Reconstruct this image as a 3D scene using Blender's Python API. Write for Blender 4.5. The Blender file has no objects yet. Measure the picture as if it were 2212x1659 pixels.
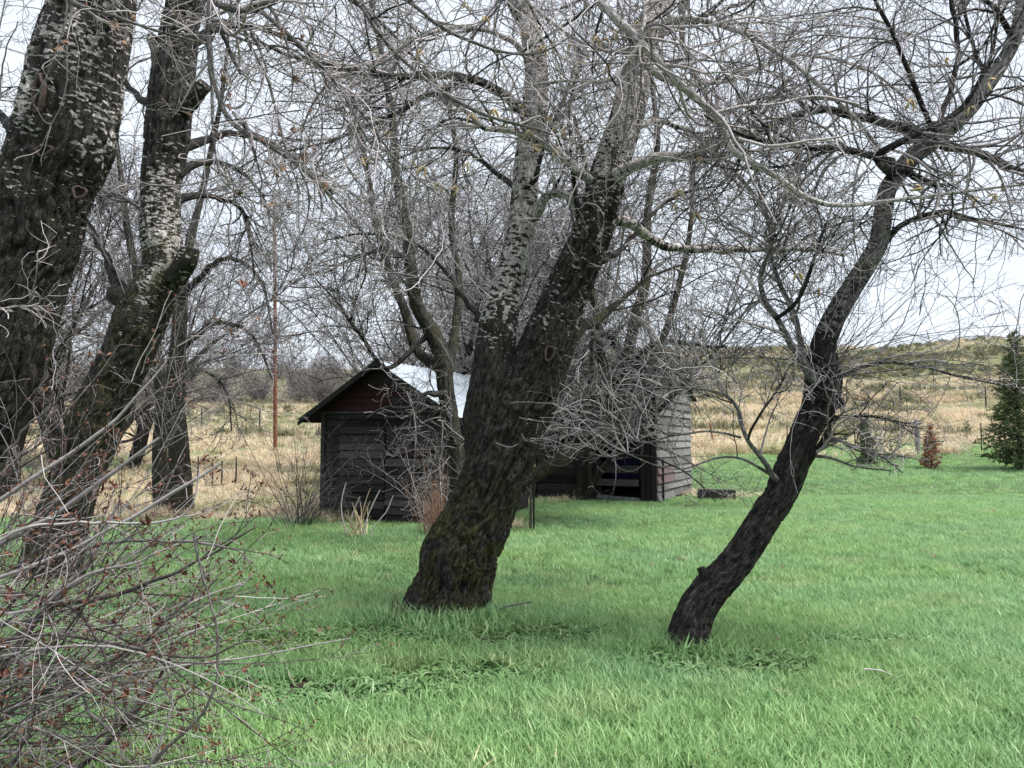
import bpy, math, random
import numpy as np
rng = np.random.default_rng(7)
random.seed(7)
scene = bpy.context.scene
COL = scene.collection
R = math.radians

# ------------------------------------------------------------------ camera, sky, sun, exposure
FPX, CX, CY = 1598.0, 1106.0, 829.5          # focal length and centre in the 2212 px wide tracing frame
EYE = 1.6
PITCH = math.atan((945 - CY) / FPX)
cam_d = bpy.data.cameras.new('camera'); cam_d.sensor_width = 36; cam_d.lens = 36 * FPX / 2212
cam_d.clip_start = 0.05; cam_d.clip_end = 3000
cam = bpy.data.objects.new('camera', cam_d); COL.objects.link(cam)
cam.location = (0, 0, EYE); cam.rotation_euler = (R(90) + PITCH, 0, 0)
scene.camera = cam
SUN_EL, SUN_AZ = R(60), R(105)                  # azimuth clockwise from +Y (the view direction)
world = bpy.data.worlds.new('World'); scene.world = world; world.use_nodes = True
wt = world.node_tree; wt.nodes.clear()
wo = wt.nodes.new('ShaderNodeOutputWorld'); bg = wt.nodes.new('ShaderNodeBackground')
sky = wt.nodes.new('ShaderNodeTexSky'); sky.sky_type = 'NISHITA'; sky.sun_disc = False
sky.sun_elevation = SUN_EL; sky.sun_rotation = SUN_AZ; sky.air_density = 1.0; sky.dust_density = 2.5; sky.ozone_density = 1.0
tc = wt.nodes.new('ShaderNodeTexCoord'); mp = wt.nodes.new('ShaderNodeMapping'); mp.inputs['Scale'].default_value = (1, 1, 3.2)
cn = wt.nodes.new('ShaderNodeTexNoise'); cn.inputs['Scale'].default_value = 2.2; cn.inputs['Detail'].default_value = 5; cn.inputs['Roughness'].default_value = .55
cr = wt.nodes.new('ShaderNodeMapRange'); cr.inputs[1].default_value = .3; cr.inputs[2].default_value = .7; cr.inputs[3].default_value = .8; cr.inputs[4].default_value = .95
mx = wt.nodes.new('ShaderNodeMix'); mx.data_type = 'RGBA'
mx.inputs['B'].default_value = (8.05, 8.75, 9.7, 1)
wt.links.new(tc.outputs['Generated'], mp.inputs['Vector']); wt.links.new(mp.outputs[0], cn.inputs['Vector'])
wt.links.new(cn.outputs[0], cr.inputs[0]); wt.links.new(cr.outputs[0], mx.inputs['Factor'])
wt.links.new(sky.outputs[0], mx.inputs['A']); wt.links.new(mx.outputs['Result'], bg.inputs[0]); wt.links.new(bg.outputs[0], wo.inputs[0])
bg.inputs[1].default_value = 0.085
sd = bpy.data.lights.new('sun', 'SUN'); sd.energy = 4.5; sd.angle = R(24); sd.color = (1, .97, .92)
sun = bpy.data.objects.new('sun', sd); COL.objects.link(sun)
sun.rotation_euler = (R(90) - SUN_EL, 0, -SUN_AZ + R(180)); sun.location = (20, 20, 40)
# point the lamp so that light travels from the sun direction
from mathutils import Vector
sv = Vector((math.sin(SUN_AZ) * math.cos(SUN_EL), math.cos(SUN_AZ) * math.cos(SUN_EL), math.sin(SUN_EL)))
sun.rotation_euler = (-sv).to_track_quat('-Z', 'Y').to_euler()
scene.view_settings.view_transform = 'Standard'; scene.view_settings.look = 'None'
scene.view_settings.exposure = 0.68; scene.view_settings.gamma = 1; scene.view_settings.use_curve_mapping = False
scene.cycles.max_bounces = 6; scene.cycles.diffuse_bounces = 3; scene.cycles.transparent_max_bounces = 8
scene.render.film_transparent = False

# ------------------------------------------------------------------ geometry of the view
cp, sp = math.cos(PITCH), math.sin(PITCH)
def ray(px, py):
    dx, dy = (px - CX) / FPX, (CY - py) / FPX
    return dx, cp - dy * sp, sp + dy * cp
def P(px, py, D):
    a, b, c = ray(px, py); t = D / b
    return np.array((a * t, D, EYE + c * t))
def proj(p):
    f = p[1] * cp + (p[2] - EYE) * sp; u = -p[1] * sp + (p[2] - EYE) * cp
    return CX + FPX * p[0] / f, CY - FPX * u / f
def RW(w, D): return w * .5 / FPX * D
def sstep(x, a, b):
    t = np.clip((x - a) / (b - a), 0, 1); return t * t * (3 - 2 * t)

def hash3(ix, iy, iz, seed):
    h = (ix.astype(np.int64) * 374761393 + iy.astype(np.int64) * 668265263 + iz.astype(np.int64) * 2147483647 + seed * 1274126177) & 0xFFFFFFFF
    h = ((h ^ (h >> 13)) * 1274126177) & 0xFFFFFFFF
    h = ((h ^ (h >> 15)) * 2246822519) & 0xFFFFFFFF
    return ((h ^ (h >> 16)) & 0xFFFFFF) / float(0xFFFFFF)
def vnoise(p, seed=0):
    p = np.asarray(p, float); i = np.floor(p).astype(np.int64); f = p - i; f = f * f * (3 - 2 * f)
    r = 0
    for dx in (0, 1):
        wx = f[:, 0] if dx else 1 - f[:, 0]
        for dy in (0, 1):
            wy = f[:, 1] if dy else 1 - f[:, 1]
            for dz in (0, 1):
                wz = f[:, 2] if dz else 1 - f[:, 2]
                r = r + wx * wy * wz * hash3(i[:, 0] + dx, i[:, 1] + dy, i[:, 2] + dz, seed)
    return r
def fbm(p, seed=0, octv=3):
    s, a, r = 0, .5, 0; p = np.asarray(p, float)
    for k in range(octv):
        r = r + a * vnoise(p * 2 ** k, seed + k); s += a; a *= .5
    return r / s

YL = ([-100, 8, 15, 20, 30, 45, 60, 100, 140, 150, 600], [0, 0, 0, .1, .55, 1.9, 3.2, 6.3, 15.0, 15.4, 24])
YR = ([-100, 8, 20, 28, 35, 45, 60, 80, 108, 125, 600], [0, 0, .0, .37, .72, 1.46, 3.6, 7.2, 14.2, 15.0, 30])
def height(x, y):
    x = np.asarray(x, float); y = np.asarray(y, float)
    a = np.clip(x / np.maximum(y, 8), -1.2, 1.2)
    s = sstep(a, -.15, .2)
    z = np.interp(y, *YL) * (1 - s) + np.interp(y, *YR) * s * (1 + .16 * sstep(a, .35, .7))
    q = np.stack([x, y, 0 * x], -1).reshape(-1, 3)
    n1 = (vnoise(q * .5, 3) - .5).reshape(x.shape); n2 = (fbm(q * .07, 5) - .5).reshape(x.shape)
    g = sstep(y, 16, 60)
    return z + n1 * .05 + n2 * (.05 + 2.2 * g) * np.where(y > 0, 1, .3)
def H(x, y): return float(height(np.array([x]), np.array([y]))[0])
def G(px, D):
    py = 1100.
    for _ in range(8):
        p = P(px, py, D); z = H(p[0], p[1]); p[2] = z; py = proj(p)[1]
    p = P(px, py, D); p[2] = H(p[0], p[1]); return p
def dryness(x, y):
    x = np.asarray(x, float); y = np.asarray(y, float)
    a = np.clip(x / np.maximum(y, 1), -1.5, 1.5)
    edge = np.interp(a, [-1, -.27, -.2, .05, .2, .27, .8], [14.4, 14.6, 17, 22, 24, 33, 33])
    q = np.stack([x, y, 0 * x], -1).reshape(-1, 3)
    n = (fbm(q * .45, 11) - .5).reshape(x.shape)
    d = sstep(y - edge + n * 3.2, -.5, .7)
    patch = sstep((fbm(q * np.array([.10, .16, 1]), 21) ).reshape(x.shape), .46, .58)
    return d * (1 - .85 * patch * sstep(y, 17, 20))

# ------------------------------------------------------------------ materials
def newmat(name):
    m = bpy.data.materials.new(name); m.use_nodes = True; nt = m.node_tree
    b = nt.nodes['Principled BSDF']; b.inputs['Specular IOR Level'].default_value = .25; b.inputs['Roughness'].default_value = .85
    return m, nt, b
def node(nt, typ, **kw):
    n = nt.nodes.new(typ)
    for k, v in kw.items():
        if k.startswith('i_'):
            key = k[2:]
            if key.isdigit(): key = int(key)
            n.inputs[key].default_value = v
        else: setattr(n, k, v)
    return n
def noise(nt, vec, scale, detail=3, rough=.55):
    n = node(nt, 'ShaderNodeTexNoise'); n.inputs['Scale'].default_value = scale; n.inputs['Detail'].default_value = detail; n.inputs['Roughness'].default_value = rough
    if vec is not None: nt.links.new(vec, n.inputs['Vector'])
    return n.outputs[0]
def mapr(nt, v, a, b, c=0., d=1.):
    n = node(nt, 'ShaderNodeMapRange'); nt.links.new(v, n.inputs[0])
    for i, q in enumerate((a, b, c, d)):
        if isinstance(q, (int, float)): n.inputs[i + 1].default_value = q
        else: nt.links.new(q, n.inputs[i + 1])
    return n.outputs[0]
def mix(nt, f, a, b):
    n = node(nt, 'ShaderNodeMix', data_type='RGBA')
    for key, v in (('Factor', f), ('A', a), ('B', b)):
        if isinstance(v, (int, float)): n.inputs[key].default_value = v
        elif isinstance(v, tuple): n.inputs[key].default_value = (*v, 1)
        else: nt.links.new(v, n.inputs[key])
    return n.outputs['Result']
def math_(nt, op, a, b=0.):
    n = node(nt, 'ShaderNodeMath', operation=op)
    for i, v in enumerate((a, b)):
        if isinstance(v, (int, float)): n.inputs[i].default_value = v
        else: nt.links.new(v, n.inputs[i])
    return n.outputs[0]
def attr(nt, name, vec=False):
    n = node(nt, 'ShaderNodeAttribute', attribute_name=name); return n.outputs['Vector'] if vec else n.outputs['Fac']
def scalev(nt, v, s):
    n = node(nt, 'ShaderNodeVectorMath', operation='MULTIPLY'); nt.links.new(v, n.inputs[0]); n.inputs[1].default_value = s; return n.outputs[0]
def bump(nt, b, h, strength, dist):
    n = node(nt, 'ShaderNodeBump'); n.inputs['Strength'].default_value = strength; n.inputs['Distance'].default_value = dist
    nt.links.new(h, n.inputs['Height']); nt.links.new(n.outputs[0], b.inputs['Normal'])

def bark_material(name, dark0, dark1, pale, moss=(.060, .060, .022), fu=17, fv=42):
    m, nt, b = newmat(name)
    bc = attr(nt, 'bc', True); wh = attr(nt, 'white'); mo = attr(nt, 'moss')
    dn = noise(nt, scalev(nt, bc, (26, 26, 9)), 1, 5, .65)
    dc = mix(nt, mapr(nt, dn, .35, .72), dark0, dark1)
    rn = noise(nt, bc, 3.0, 3)
    dc = mix(nt, mapr(nt, rn, .62, .75, 0, .55), dc, (.045, .012, .012))
    mn = noise(nt, bc, 7, 5, .7)
    dc = mix(nt, math_(nt, 'MULTIPLY', mo, mapr(nt, mn, .42, .6)), dc, moss)
    pn = noise(nt, scalev(nt, bc, (fu, fu, fv)), 1, 2.5, .5)
    pb = noise(nt, scalev(nt, bc, (5, 5, 4)), 1, 3, .6)
    pn2 = math_(nt, 'ADD', math_(nt, 'MULTIPLY', pn, .60), math_(nt, 'MULTIPLY', pb, .40))
    thr = mapr(nt, wh, 0, 1, .26, .63)
    msk = mapr(nt, math_(nt, 'SUBTRACT', thr, pn2), -.008, .012)
    pt = noise(nt, bc, 20, 4)
    pc = mix(nt, mapr(nt, pt, .3, .7), tuple(c * .72 for c in pale), pale)
    pc = mix(nt, math_(nt, 'MULTIPLY', mapr(nt, mo, .2, 1.), mapr(nt, mn, .45, .62)), pc, (.14, .15, .06))
    c = mix(nt, msk, dc, pc)
    nt.links.new(c, b.inputs['Base Color']); b.inputs['Roughness'].default_value = .8
    hgt = math_(nt, 'ADD', math_(nt, 'MULTIPLY', dn, .8), math_(nt, 'MULTIPLY', msk, .25))
    fz = noise(nt, scalev(nt, bc, (38, 38, 9)), 1, 3, .7); hgt = math_(nt, 'ADD', hgt, math_(nt, 'MULTIPLY', mapr(nt, math_(nt, 'ABSOLUTE', math_(nt, 'SUBTRACT', fz, .5)), 0, .06), .8))
    bump(nt, b, hgt, 1, .03)
    return m
M = {}
M['bark'] = bark_material('dark_furrowed_bark', (.006, .005, .005), (.092, .082, .077), (.68, .63, .61))
M['bark_far'] = bark_material('grey_brown_bark', (.012, .011, .010), (.075, .068, .062), (.32, .305, .29), moss=(.055, .055, .02))
def twig_material(name, dark, pale):
    m, nt, b = newmat(name)
    t = attr(nt, 'tint'); g = node(nt, 'ShaderNodeNewGeometry').outputs['Position']
    n = noise(nt, g, 30, 2)
    f = math_(nt, 'ADD', t, math_(nt, 'MULTIPLY', math_(nt, 'SUBTRACT', n, .5), .7))
    c = mix(nt, f, dark, pale); nt.links.new(c, b.inputs['Base Color']); b.inputs['Roughness'].default_value = .6
    return m
M['twig'] = twig_material('pale_twig_bark', (.016, .014, .014), (.52, .465, .475))
M['twig_far'] = twig_material('grey_twig_bark', (.012, .011, .011), (.42, .385, .39))
M['twig_red'] = twig_material('reddish_shrub_bark', (.034, .024, .024), (.46, .42, .42))
def simple(name, c0, c1, scale=8, rough=.85, stretch=(1, 1, 1), bmp=0, objrand=0.):
    m, nt, b = newmat(name)
    tcn = node(nt, 'ShaderNodeTexCoord').outputs['Object']
    oi = node(nt, 'ShaderNodeObjectInfo').outputs['Random']
    off = node(nt, 'ShaderNodeVectorMath', operation='ADD'); nt.links.new(scalev(nt, tcn, stretch), off.inputs[0])
    cmb = node(nt, 'ShaderNodeCombineXYZ')
    for i in range(3): nt.links.new(math_(nt, 'MULTIPLY', oi, 37. + 11 * i), cmb.inputs[i])
    nt.links.new(cmb.outputs[0], off.inputs[1])
    n = noise(nt, off.outputs[0], scale, 5, .65)
    f = mapr(nt, n, .3, .7)
    if objrand: f = math_(nt, 'ADD', math_(nt, 'MULTIPLY', f, 1 - objrand), math_(nt, 'MULTIPLY', oi, objrand))
    nt.links.new(mix(nt, f, c0, c1), b.inputs['Base Color']); b.inputs['Roughness'].default_value = rough
    if bmp: bump(nt, b, n, 1, bmp)
    return m
M['old_plank'] = simple('dark_weathered_plank', (.003, .003, .003), (.048, .045, .044), 3, .9, (1.2, 8, 22), .01, .45)
M['door_plank'] = simple('grey_weathered_plank', (.002, .002, .002), (.125, .118, .112), 3, .9, (1.2, 8, 24), .01, .35)
M['red_plank'] = simple('faded_red_plank', (.006, .004, .004), (.042, .010, .012), 2, .9, (1.2, 8, 12), .008, .3)
M['clapboard'] = simple('silver_weathered_clapboard', (.02, .02, .02), (.29, .28, .275), 2.4, .9, (8, 1.5, 16), .012, .55)
M['red_clap'] = simple('clapboard_with_old_red_paint', (.06, .055, .055), (.26, .17, .17), 3, .9, (8, 1.5, 24), .008, .3)
M['roof_board'] = simple('dark_mossy_roof_board', (.01, .01, .008), (.05, .05, .04), 4, .9, (2, 4, 4), .01, .4)
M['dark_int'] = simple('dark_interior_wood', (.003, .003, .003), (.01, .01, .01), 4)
M['tin'] = simple('galvanised_tin', (.26, .30, .34), (.42, .47, .53), 5, .5, (1, 1, 1), .002, .1)
M['blue'] = simple('dark_blue_sheet', (.006, .005, .03), (.012, .010, .055), 4, .6)
M['rust'] = simple('rusty_steel', (.10, .035, .02), (.22, .09, .055), 6, .8)
M['steel'] = simple('dark_steel_post', (.015, .014, .014), (.05, .045, .04), 8, .6)
M['greypost'] = simple('grey_weathered_post', (.12, .12, .12), (.28, .28, .27), 5, .9, (3, 3, 1), .01)
M['white_cap'] = simple('pale_weathered_paint', (.3, .28, .27), (.5, .47, .45), 5, .8)
M['dead_leaf'] = simple('dead_brown_leaf', (.09, .04, .03), (.36, .24, .17), 25, .7, objrand=.6)
M['catkin'] = simple('tan_seed_husk', (.30, .20, .09), (.55, .45, .25), 30, .8, objrand=.5)
M['scar'] = simple('pinkish_knot_scar', (.04, .028, .026), (.13, .085, .08), 14, .8, bmp=.01)
M['hole'] = simple('dark_knot_hollow', (.004, .003, .003), (.02, .012, .01), 10)
M['moss_log'] = simple('mossy_bark', (.02, .018, .008), (.13, .13, .035), 5, .9, bmp=.02)
M['strand'] = simple('pale_dry_stalk', (.35, .27, .17), (.6, .5, .34), 10, .7)
M['soil'] = simple('dark_soil', (.02, .014, .010), (.07, .05, .038), 12, .95, bmp=.02)

def blade_material(name, cols, scale=.35, trans=.35, dryc=None):
    """cols: four base colours; position noise chooses the patch, the instance random the blade tone"""
    m, nt, b = newmat(name)
    g = node(nt, 'ShaderNodeNewGeometry').outputs['Position']
    oi = node(nt, 'ShaderNodeObjectInfo').outputs['Random']
    n1 = noise(nt, scalev(nt, g, (1, 1.6, 0)), scale, 3, .5); n2 = noise(nt, scalev(nt, g, (1, 2.2, 0)), scale * 2.3, 3, .55)
    c = mix(nt, mapr(nt, n1, .40, .62), cols[0], cols[1])
    c = mix(nt, mapr(nt, n2, .53, .68), c, cols[2])
    tn = attr(nt, 'tone')
    f = math_(nt, 'ADD', math_(nt, 'MULTIPLY', oi, .5), math_(nt, 'MULTIPLY', tn, .5))
    c = mix(nt, mapr(nt, f, .55, 1.0, 0, .65), c, cols[3])
    c = mix(nt, mapr(nt, f, .5, .0, 0, .8), c, tuple(v * .32 for v in cols[0]))
    nt.links.new(c, b.inputs['Base Color']); b.inputs['Roughness'].default_value = .55
    tr = node(nt, 'ShaderNodeBsdfTranslucent'); nt.links.new(c, tr.inputs[0])
    ms = node(nt, 'ShaderNodeMixShader'); ms.inputs[0].default_value = trans
    nt.links.new(b.outputs[0], ms.inputs[1]); nt.links.new(tr.outputs[0], ms.inputs[2])
    nt.links.new(ms.outputs[0], nt.nodes['Material Output'].inputs['Surface'])
    return m
M['grass'] = blade_material('spring_grass', [(.27, .455, .17), (.235, .42, .20), (.32, .44, .20), (.66, .78, .46)], trans=.4)
M['drygrass'] = blade_material('dry_grass', [(.68, .58, .42), (.72, .59, .44), (.36, .40, .18), (.88, .78, .58)], .12, .25)
M['weed'] = blade_material('broad_weed_leaf', [(.15, .28, .10), (.16, .30, .12), (.24, .32, .12), (.46, .55, .32)])
M['needle'] = simple('spruce_needles', (.045, .075, .03), (.17, .20, .08), 3, .7, objrand=.2)
M['needle_pale'] = simple('young_spruce_needles', (.05, .075, .03), (.16, .19, .07), 3, .7)
M['needle_red'] = simple('dead_spruce_needles', (.22, .09, .06), (.48, .25, .17), 4, .7)
M['bud'] = simple('red_brown_bud_leaf', (.06, .02, .018), (.21, .10, .065), 12, .7, objrand=.7)
M['weedstalk'] = simple('russet_dead_stalk', (.12, .06, .04), (.34, .22, .15), 12, .8)

M['scrub'] = blade_material('olive_scrub', [(.17, .18, .085), (.22, .20, .12), (.13, .15, .065), (.36, .32, .2)], .1, .2)
# ground material
def node_y(nt, g_):
    sx = node(nt, 'ShaderNodeSeparateXYZ'); nt.links.new(g_, sx.inputs[0]); return sx.outputs[1]
m, nt, b = newmat('ground_cover')
g = node(nt, 'ShaderNodeNewGeometry').outputs['Position']; dry = attr(nt, 'dry')
n1 = noise(nt, g, .35, 4); n2 = noise(nt, scalev(nt, g, (1, 1, 1)), 9, 4, .7); n3 = noise(nt, g, .06, 5, .6)
green = mix(nt, mapr(nt, n1, .4, .65), (.10, .19, .07), (.14, .19, .075)); green = mix(nt, mapr(nt, n2, .45, .7, 0, .8), green, (.05, .07, .035))
green = mix(nt, mapr(nt, node_y(nt, g), 26, 40), green, (.17, .18, .08)); green = mix(nt, attr(nt, 'soil'), green, mix(nt, mapr(nt, n2, .35, .65), (.03, .022, .016), (.13, .10, .08)))
straw = mix(nt, mapr(nt, n2, .3, .7), (.36, .30, .20), (.68, .60, .44)); straw = mix(nt, mapr(nt, n1, .5, .7, 0, .6), straw, (.56, .42, .29))
far = node(nt, 'ShaderNodeSeparateXYZ'); nt.links.new(g, far.inputs[0])
hillc = mix(nt, mapr(nt, n3, .42, .58), (.17, .175, .10), (.33, .285, .19))
straw = mix(nt, mapr(nt, far.outputs[1], 50, 85), straw, hillc)
straw = mix(nt, mapr(nt, noise(nt, g, .5, 5, .75), .52, .68, 0, .75), straw, (.20, .21, .10))
c = mix(nt, dry, green, straw); nt.links.new(c, b.inputs['Base Color']); b.inputs['Roughness'].default_value = .95
bump(nt, b, math_(nt, 'ADD', n2, noise(nt, g, 1.2, 6, .7)), 1, .25)
M['ground'] = m

# ------------------------------------------------------------------ mesh building
class MB:
    def __init__(s): s.v = []; s.f3 = []; s.f4 = []; s.n = 0; s.a = {}
    def add(s, v, quads=None, tris=None, **attrs):
        v = np.asarray(v, float).reshape(-1, 3)
        if quads is not None and len(quads): s.f4.append(np.asarray(quads, np.int64).reshape(-1, 4) + s.n)
        if tris is not None and len(tris): s.f3.append(np.asarray(tris, np.int64).reshape(-1, 3) + s.n)
        for k, val in attrs.items():
            s.a.setdefault(k, []).append((s.n, np.broadcast_to(np.asarray(val, float), (len(v),) if np.ndim(val) < 2 else np.shape(val))))
        s.v.append(v); s.n += len(v)
    def mesh(s, name, mat, origin=(0, 0, 0), smooth=True):
        me = bpy.data.meshes.new(name)
        v = np.concatenate(s.v) - np.asarray(origin, float)
        f4 = np.concatenate(s.f4) if s.f4 else np.zeros((0, 4), np.int64); f3 = np.concatenate(s.f3) if s.f3 else np.zeros((0, 3), np.int64)
        loops = np.concatenate([f4.ravel(), f3.ravel()]).astype(np.int32)
        starts = np.concatenate([np.arange(len(f4)) * 4, len(f4) * 4 + np.arange(len(f3)) * 3]).astype(np.int32)
        me.vertices.add(len(v)); me.vertices.foreach_set('co', v.astype(np.float32).ravel())
        me.loops.add(len(loops)); me.loops.foreach_set('vertex_index', loops)
        me.polygons.add(len(starts)); me.polygons.foreach_set('loop_start', starts)
        me.polygons.foreach_set('use_smooth', np.full(len(starts), smooth, bool))
        for k, chunks in s.a.items():
            vec = chunks[0][1].ndim == 2
            arr = np.zeros((len(v), 3) if vec else len(v), np.float32)
            for st, val in chunks: arr[st:st + len(val)] = val
            at = me.attributes.new(k, 'FLOAT_VECTOR' if vec else 'FLOAT', 'POINT')
            at.data.foreach_set('vector' if vec else 'value', arr.ravel())
        me.materials.append(mat); me.update(calc_edges=True)
        return me
    def obj(s, name, mat, parent=None, origin=(0, 0, 0), smooth=True, **props):
        o = bpy.data.objects.new(name, s.mesh(name, mat, origin, smooth)); COL.objects.link(o)
        if parent is not None: o.parent = parent
        else: o.location = origin
        for k, v_ in props.items(): o[k] = v_
        return o
def thing(name, label, cat, loc, rz=0, group=None):
    o = bpy.data.objects.new(name, None); COL.objects.link(o); o.empty_display_size = .2
    o.location = tuple(float(q) for q in loc); o.rotation_euler = (0, 0, rz); o['label'] = label; o['category'] = cat
    if group: o['group'] = group
    return o

def resample(pts, n):
    """Catmull-Rom through rows (x,y,z,extra...) at n even steps"""
    pts = np.asarray(pts, float); k = len(pts)
    if k == 2: t = np.linspace(0, 1, n)[:, None]; return pts[0] * (1 - t) + pts[1] * t
    e = np.vstack([2 * pts[0] - pts[1], pts, 2 * pts[-1] - pts[-2]])
    seg = np.linalg.norm(np.diff(pts[:, :3], axis=0), axis=1); cum = np.concatenate([[0], np.cumsum(seg)])
    s = np.linspace(0, cum[-1], n); i = np.clip(np.searchsorted(cum, s, 'right') - 1, 0, k - 2)
    t = ((s - cum[i]) / np.maximum(seg[i], 1e-9))[:, None]
    p0, p1, p2, p3 = e[i], e[i + 1], e[i + 2], e[i + 3]
    r = .5 * ((2 * p1) + (-p0 + p2) * t + (2 * p0 - 5 * p1 + 4 * p2 - p3) * t ** 2 + (-p0 + 3 * p1 - 3 * p2 + p3) * t ** 3)
    r[:, 3:] = p1[:, 3:] * (1 - t) + p2[:, 3:] * t
    return r

def limb_mesh(mb, pts, rad, S, rings, furrow=0., lump=.06, white=0., moss=0., seed=0, cap=True, flare=0.):
    """pts (n,3) rad (n,) with optional white/moss per point"""
    n = len(pts)
    W = np.broadcast_to(np.asarray(white, float), (n,)); Mo = np.broadcast_to(np.asarray(moss, float), (n,))
    rs = resample(np.column_stack([pts, rad, W, Mo]), rings)
    p, r = rs[:, :3], rs[:, 3]
    tg = np.gradient(p, axis=0); tg /= np.linalg.norm(tg, axis=1)[:, None]
    u = np.zeros_like(p); a = np.cross(tg[0], (0.3, 1, .2)); a /= np.linalg.norm(a)
    for i in range(rings):
        a = a - tg[i] * a.dot(tg[i]); a /= np.linalg.norm(a); u[i] = a
    w = np.cross(tg, u)
    th = np.linspace(0, 2 * math.pi, S, endpoint=False)
    L = np.concatenate([[0], np.cumsum(np.linalg.norm(np.diff(p, axis=0), axis=1))])
    ct, st = np.cos(th), np.sin(th)
    RR = np.repeat(r[:, None], S, 1)
    bc = np.stack([ct[None] * RR, st[None] * RR, np.repeat(L[:, None], S, 1)], -1)
    q = bc.reshape(-1, 3)
    k = 1 + lump * (2 * fbm(q * (np.array([3.2, 3.2, 1.6]) * (.25 / max(r.mean(), .02)) ** .6), seed, 3) - 1).reshape(rings, S)
    if flare:
        fl = np.exp(-L / .28)[:, None] * flare
        k = k * (1 + fl * (.6 + .9 * np.sin(th * 5 + seed)[None] * .5 + .3))
    d = RR * k
    if furrow:
        ww = fbm(q * np.array([5, 5, 3.]), seed + 9, 2)[:, None] * np.array([.10, .10, .12])
        fz = (.27 / max(r.mean(), .03)) ** .5
        ww = ww * np.array([1, 1, .5]); nz = vnoise((q + ww) * np.array([17, 17, 2.6]) * fz, seed + 31); nz2 = vnoise((q + ww * 1.6) * np.array([33, 33, 6.5]) * fz, seed + 47)
        crack = 1 - sstep(np.abs(nz - .5), .02, .11); crack2 = 1 - sstep(np.abs(nz2 - .5), .01, .13)
        fw = furrow * (1 - .8 * np.repeat(sstep(rs[:, 4], .3, .8)[:, None], S, 1).ravel())
        dd = -crack * fw - crack2 * fw * .5 + (vnoise(q * np.array([60, 60, 30.]), seed + 5) - .5) * fw * .35 + fw * .5
        d = d + dd.reshape(rings, S)
    v = p[:, None] + u[:, None] * (ct[None] * d)[..., None] + w[:, None] * (st[None] * d)[..., None]
    i = np.arange(rings - 1)[:, None] * S; j = np.arange(S)[None]; j2 = (j + 1) % S
    quads = np.stack([i + j, i + j2, i + S + j2, i + S + j], -1).reshape(-1, 4)
    tris = []
    vv = v.reshape(-1, 3); nv = len(vv)
    if cap:
        vv = np.vstack([vv, p[-1] + tg[-1] * r[-1] * .15, p[0]])
        bcx = np.vstack([q, [0, 0, L[-1]], [0, 0, 0]])
        b0 = (rings - 1) * S
        tris = np.concatenate([np.stack([b0 + j[0], b0 + j2[0], np.full(S, nv)], -1), np.stack([j2[0], j[0], np.full(S, nv + 1)], -1)])
    else: bcx = q
    wv = np.repeat(rs[:, 4], S); mv = np.repeat(rs[:, 5], S)
    if cap: wv = np.append(wv, [0, 0]); mv = np.append(mv, [0, 0])
    mb.add(vv, quads, tris, bc=bcx, white=wv, moss=mv)

def tubes(mb, pts, rad, S=3, tint=None):
    N, K, _ = pts.shape
    if N == 0: return
    tg = np.gradient(pts, axis=1); tg /= np.maximum(np.linalg.norm(tg, axis=2, keepdims=True), 1e-9)
    ref = rng.normal(size=(N, 1, 3)); u = np.cross(tg, ref); u /= np.maximum(np.linalg.norm(u, axis=2, keepdims=True), 1e-9); w = np.cross(tg, u)
    th = np.linspace(0, 2 * math.pi, S, endpoint=False)
    v = pts[:, :, None] + (u[:, :, None] * np.cos(th)[None, None, :, None] + w[:, :, None] * np.sin(th)[None, None, :, None]) * rad[:, :, None, None]
    base = (np.arange(N) * K * S)[:, None, None]; i = (np.arange(K - 1) * S)[None, :, None]; j = np.arange(S)[None, None]; j2 = (j + 1) % S
    quads = np.stack(np.broadcast_arrays(base + i + j, base + i + j2, base + i + S + j2, base + i + S + j), -1).reshape(-1, 4)
    t = np.repeat(tint if tint is not None else np.full(N, .5), K * S)
    mb.add(v.reshape(-1, 3), quads, None, tint=t)

def grow(par, n, L, ang=.9, K=5, wig=.22, curl=.5, trop=(0, 0, 0), rfrac=.6, rmax=.02, rmin=.0012, tmin=.15, lenp=.5, taper=.35):
    pts, rad = par; N, Kp, _ = pts.shape
    seg = np.linalg.norm(np.diff(pts, axis=1), axis=2).sum(1); pr = seg ** lenp; pr = pr / pr.sum()
    idx = rng.choice(N, n, p=pr); t = tmin + (1 - tmin) * rng.random(n) ** .85; s = t * (Kp - 1) * .999; i = s.astype(int); f = (s - i)[:, None]
    p0 = pts[idx, i] * (1 - f) + pts[idx, i + 1] * f; tg = pts[idx, i + 1] - pts[idx, i]; tg /= np.maximum(np.linalg.norm(tg, axis=1, keepdims=True), 1e-9)
    r0 = np.minimum((rad[idx, i] * (1 - f[:, 0]) + rad[idx, i + 1] * f[:, 0]) * rfrac, rmax); r0 = np.maximum(r0 * rng.uniform(.7, 1.1, n), rmin)
    pe = np.cross(tg, rng.normal(size=(n, 3))); pe /= np.maximum(np.linalg.norm(pe, axis=1, keepdims=True), 1e-9)
    A = rng.normal(ang, .28, n)[:, None]
    d = tg * np.cos(A) + pe * np.sin(A); cv = rng.normal(size=(n, 3)) * curl
    ln = L * rng.uniform(.45, 1.35, n) * (1.15 - .5 * t) * np.clip(seg[idx] / (1.3 * L), .25, 1.)
    out = np.zeros((n, K, 3)); out[:, 0] = p0; st = (ln / (K - 1))[:, None]; tr = np.asarray(trop)
    for k in range(1, K):
        d = d + (cv + tr) / (K - 1) + rng.normal(size=(n, 3)) * wig; d /= np.linalg.norm(d, axis=1, keepdims=True)
        out[:, k] = out[:, k - 1] + d * st
    rr = np.maximum(r0[:, None] * np.linspace(1, taper, K)[None], rmin * .7)
    return out, rr

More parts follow.
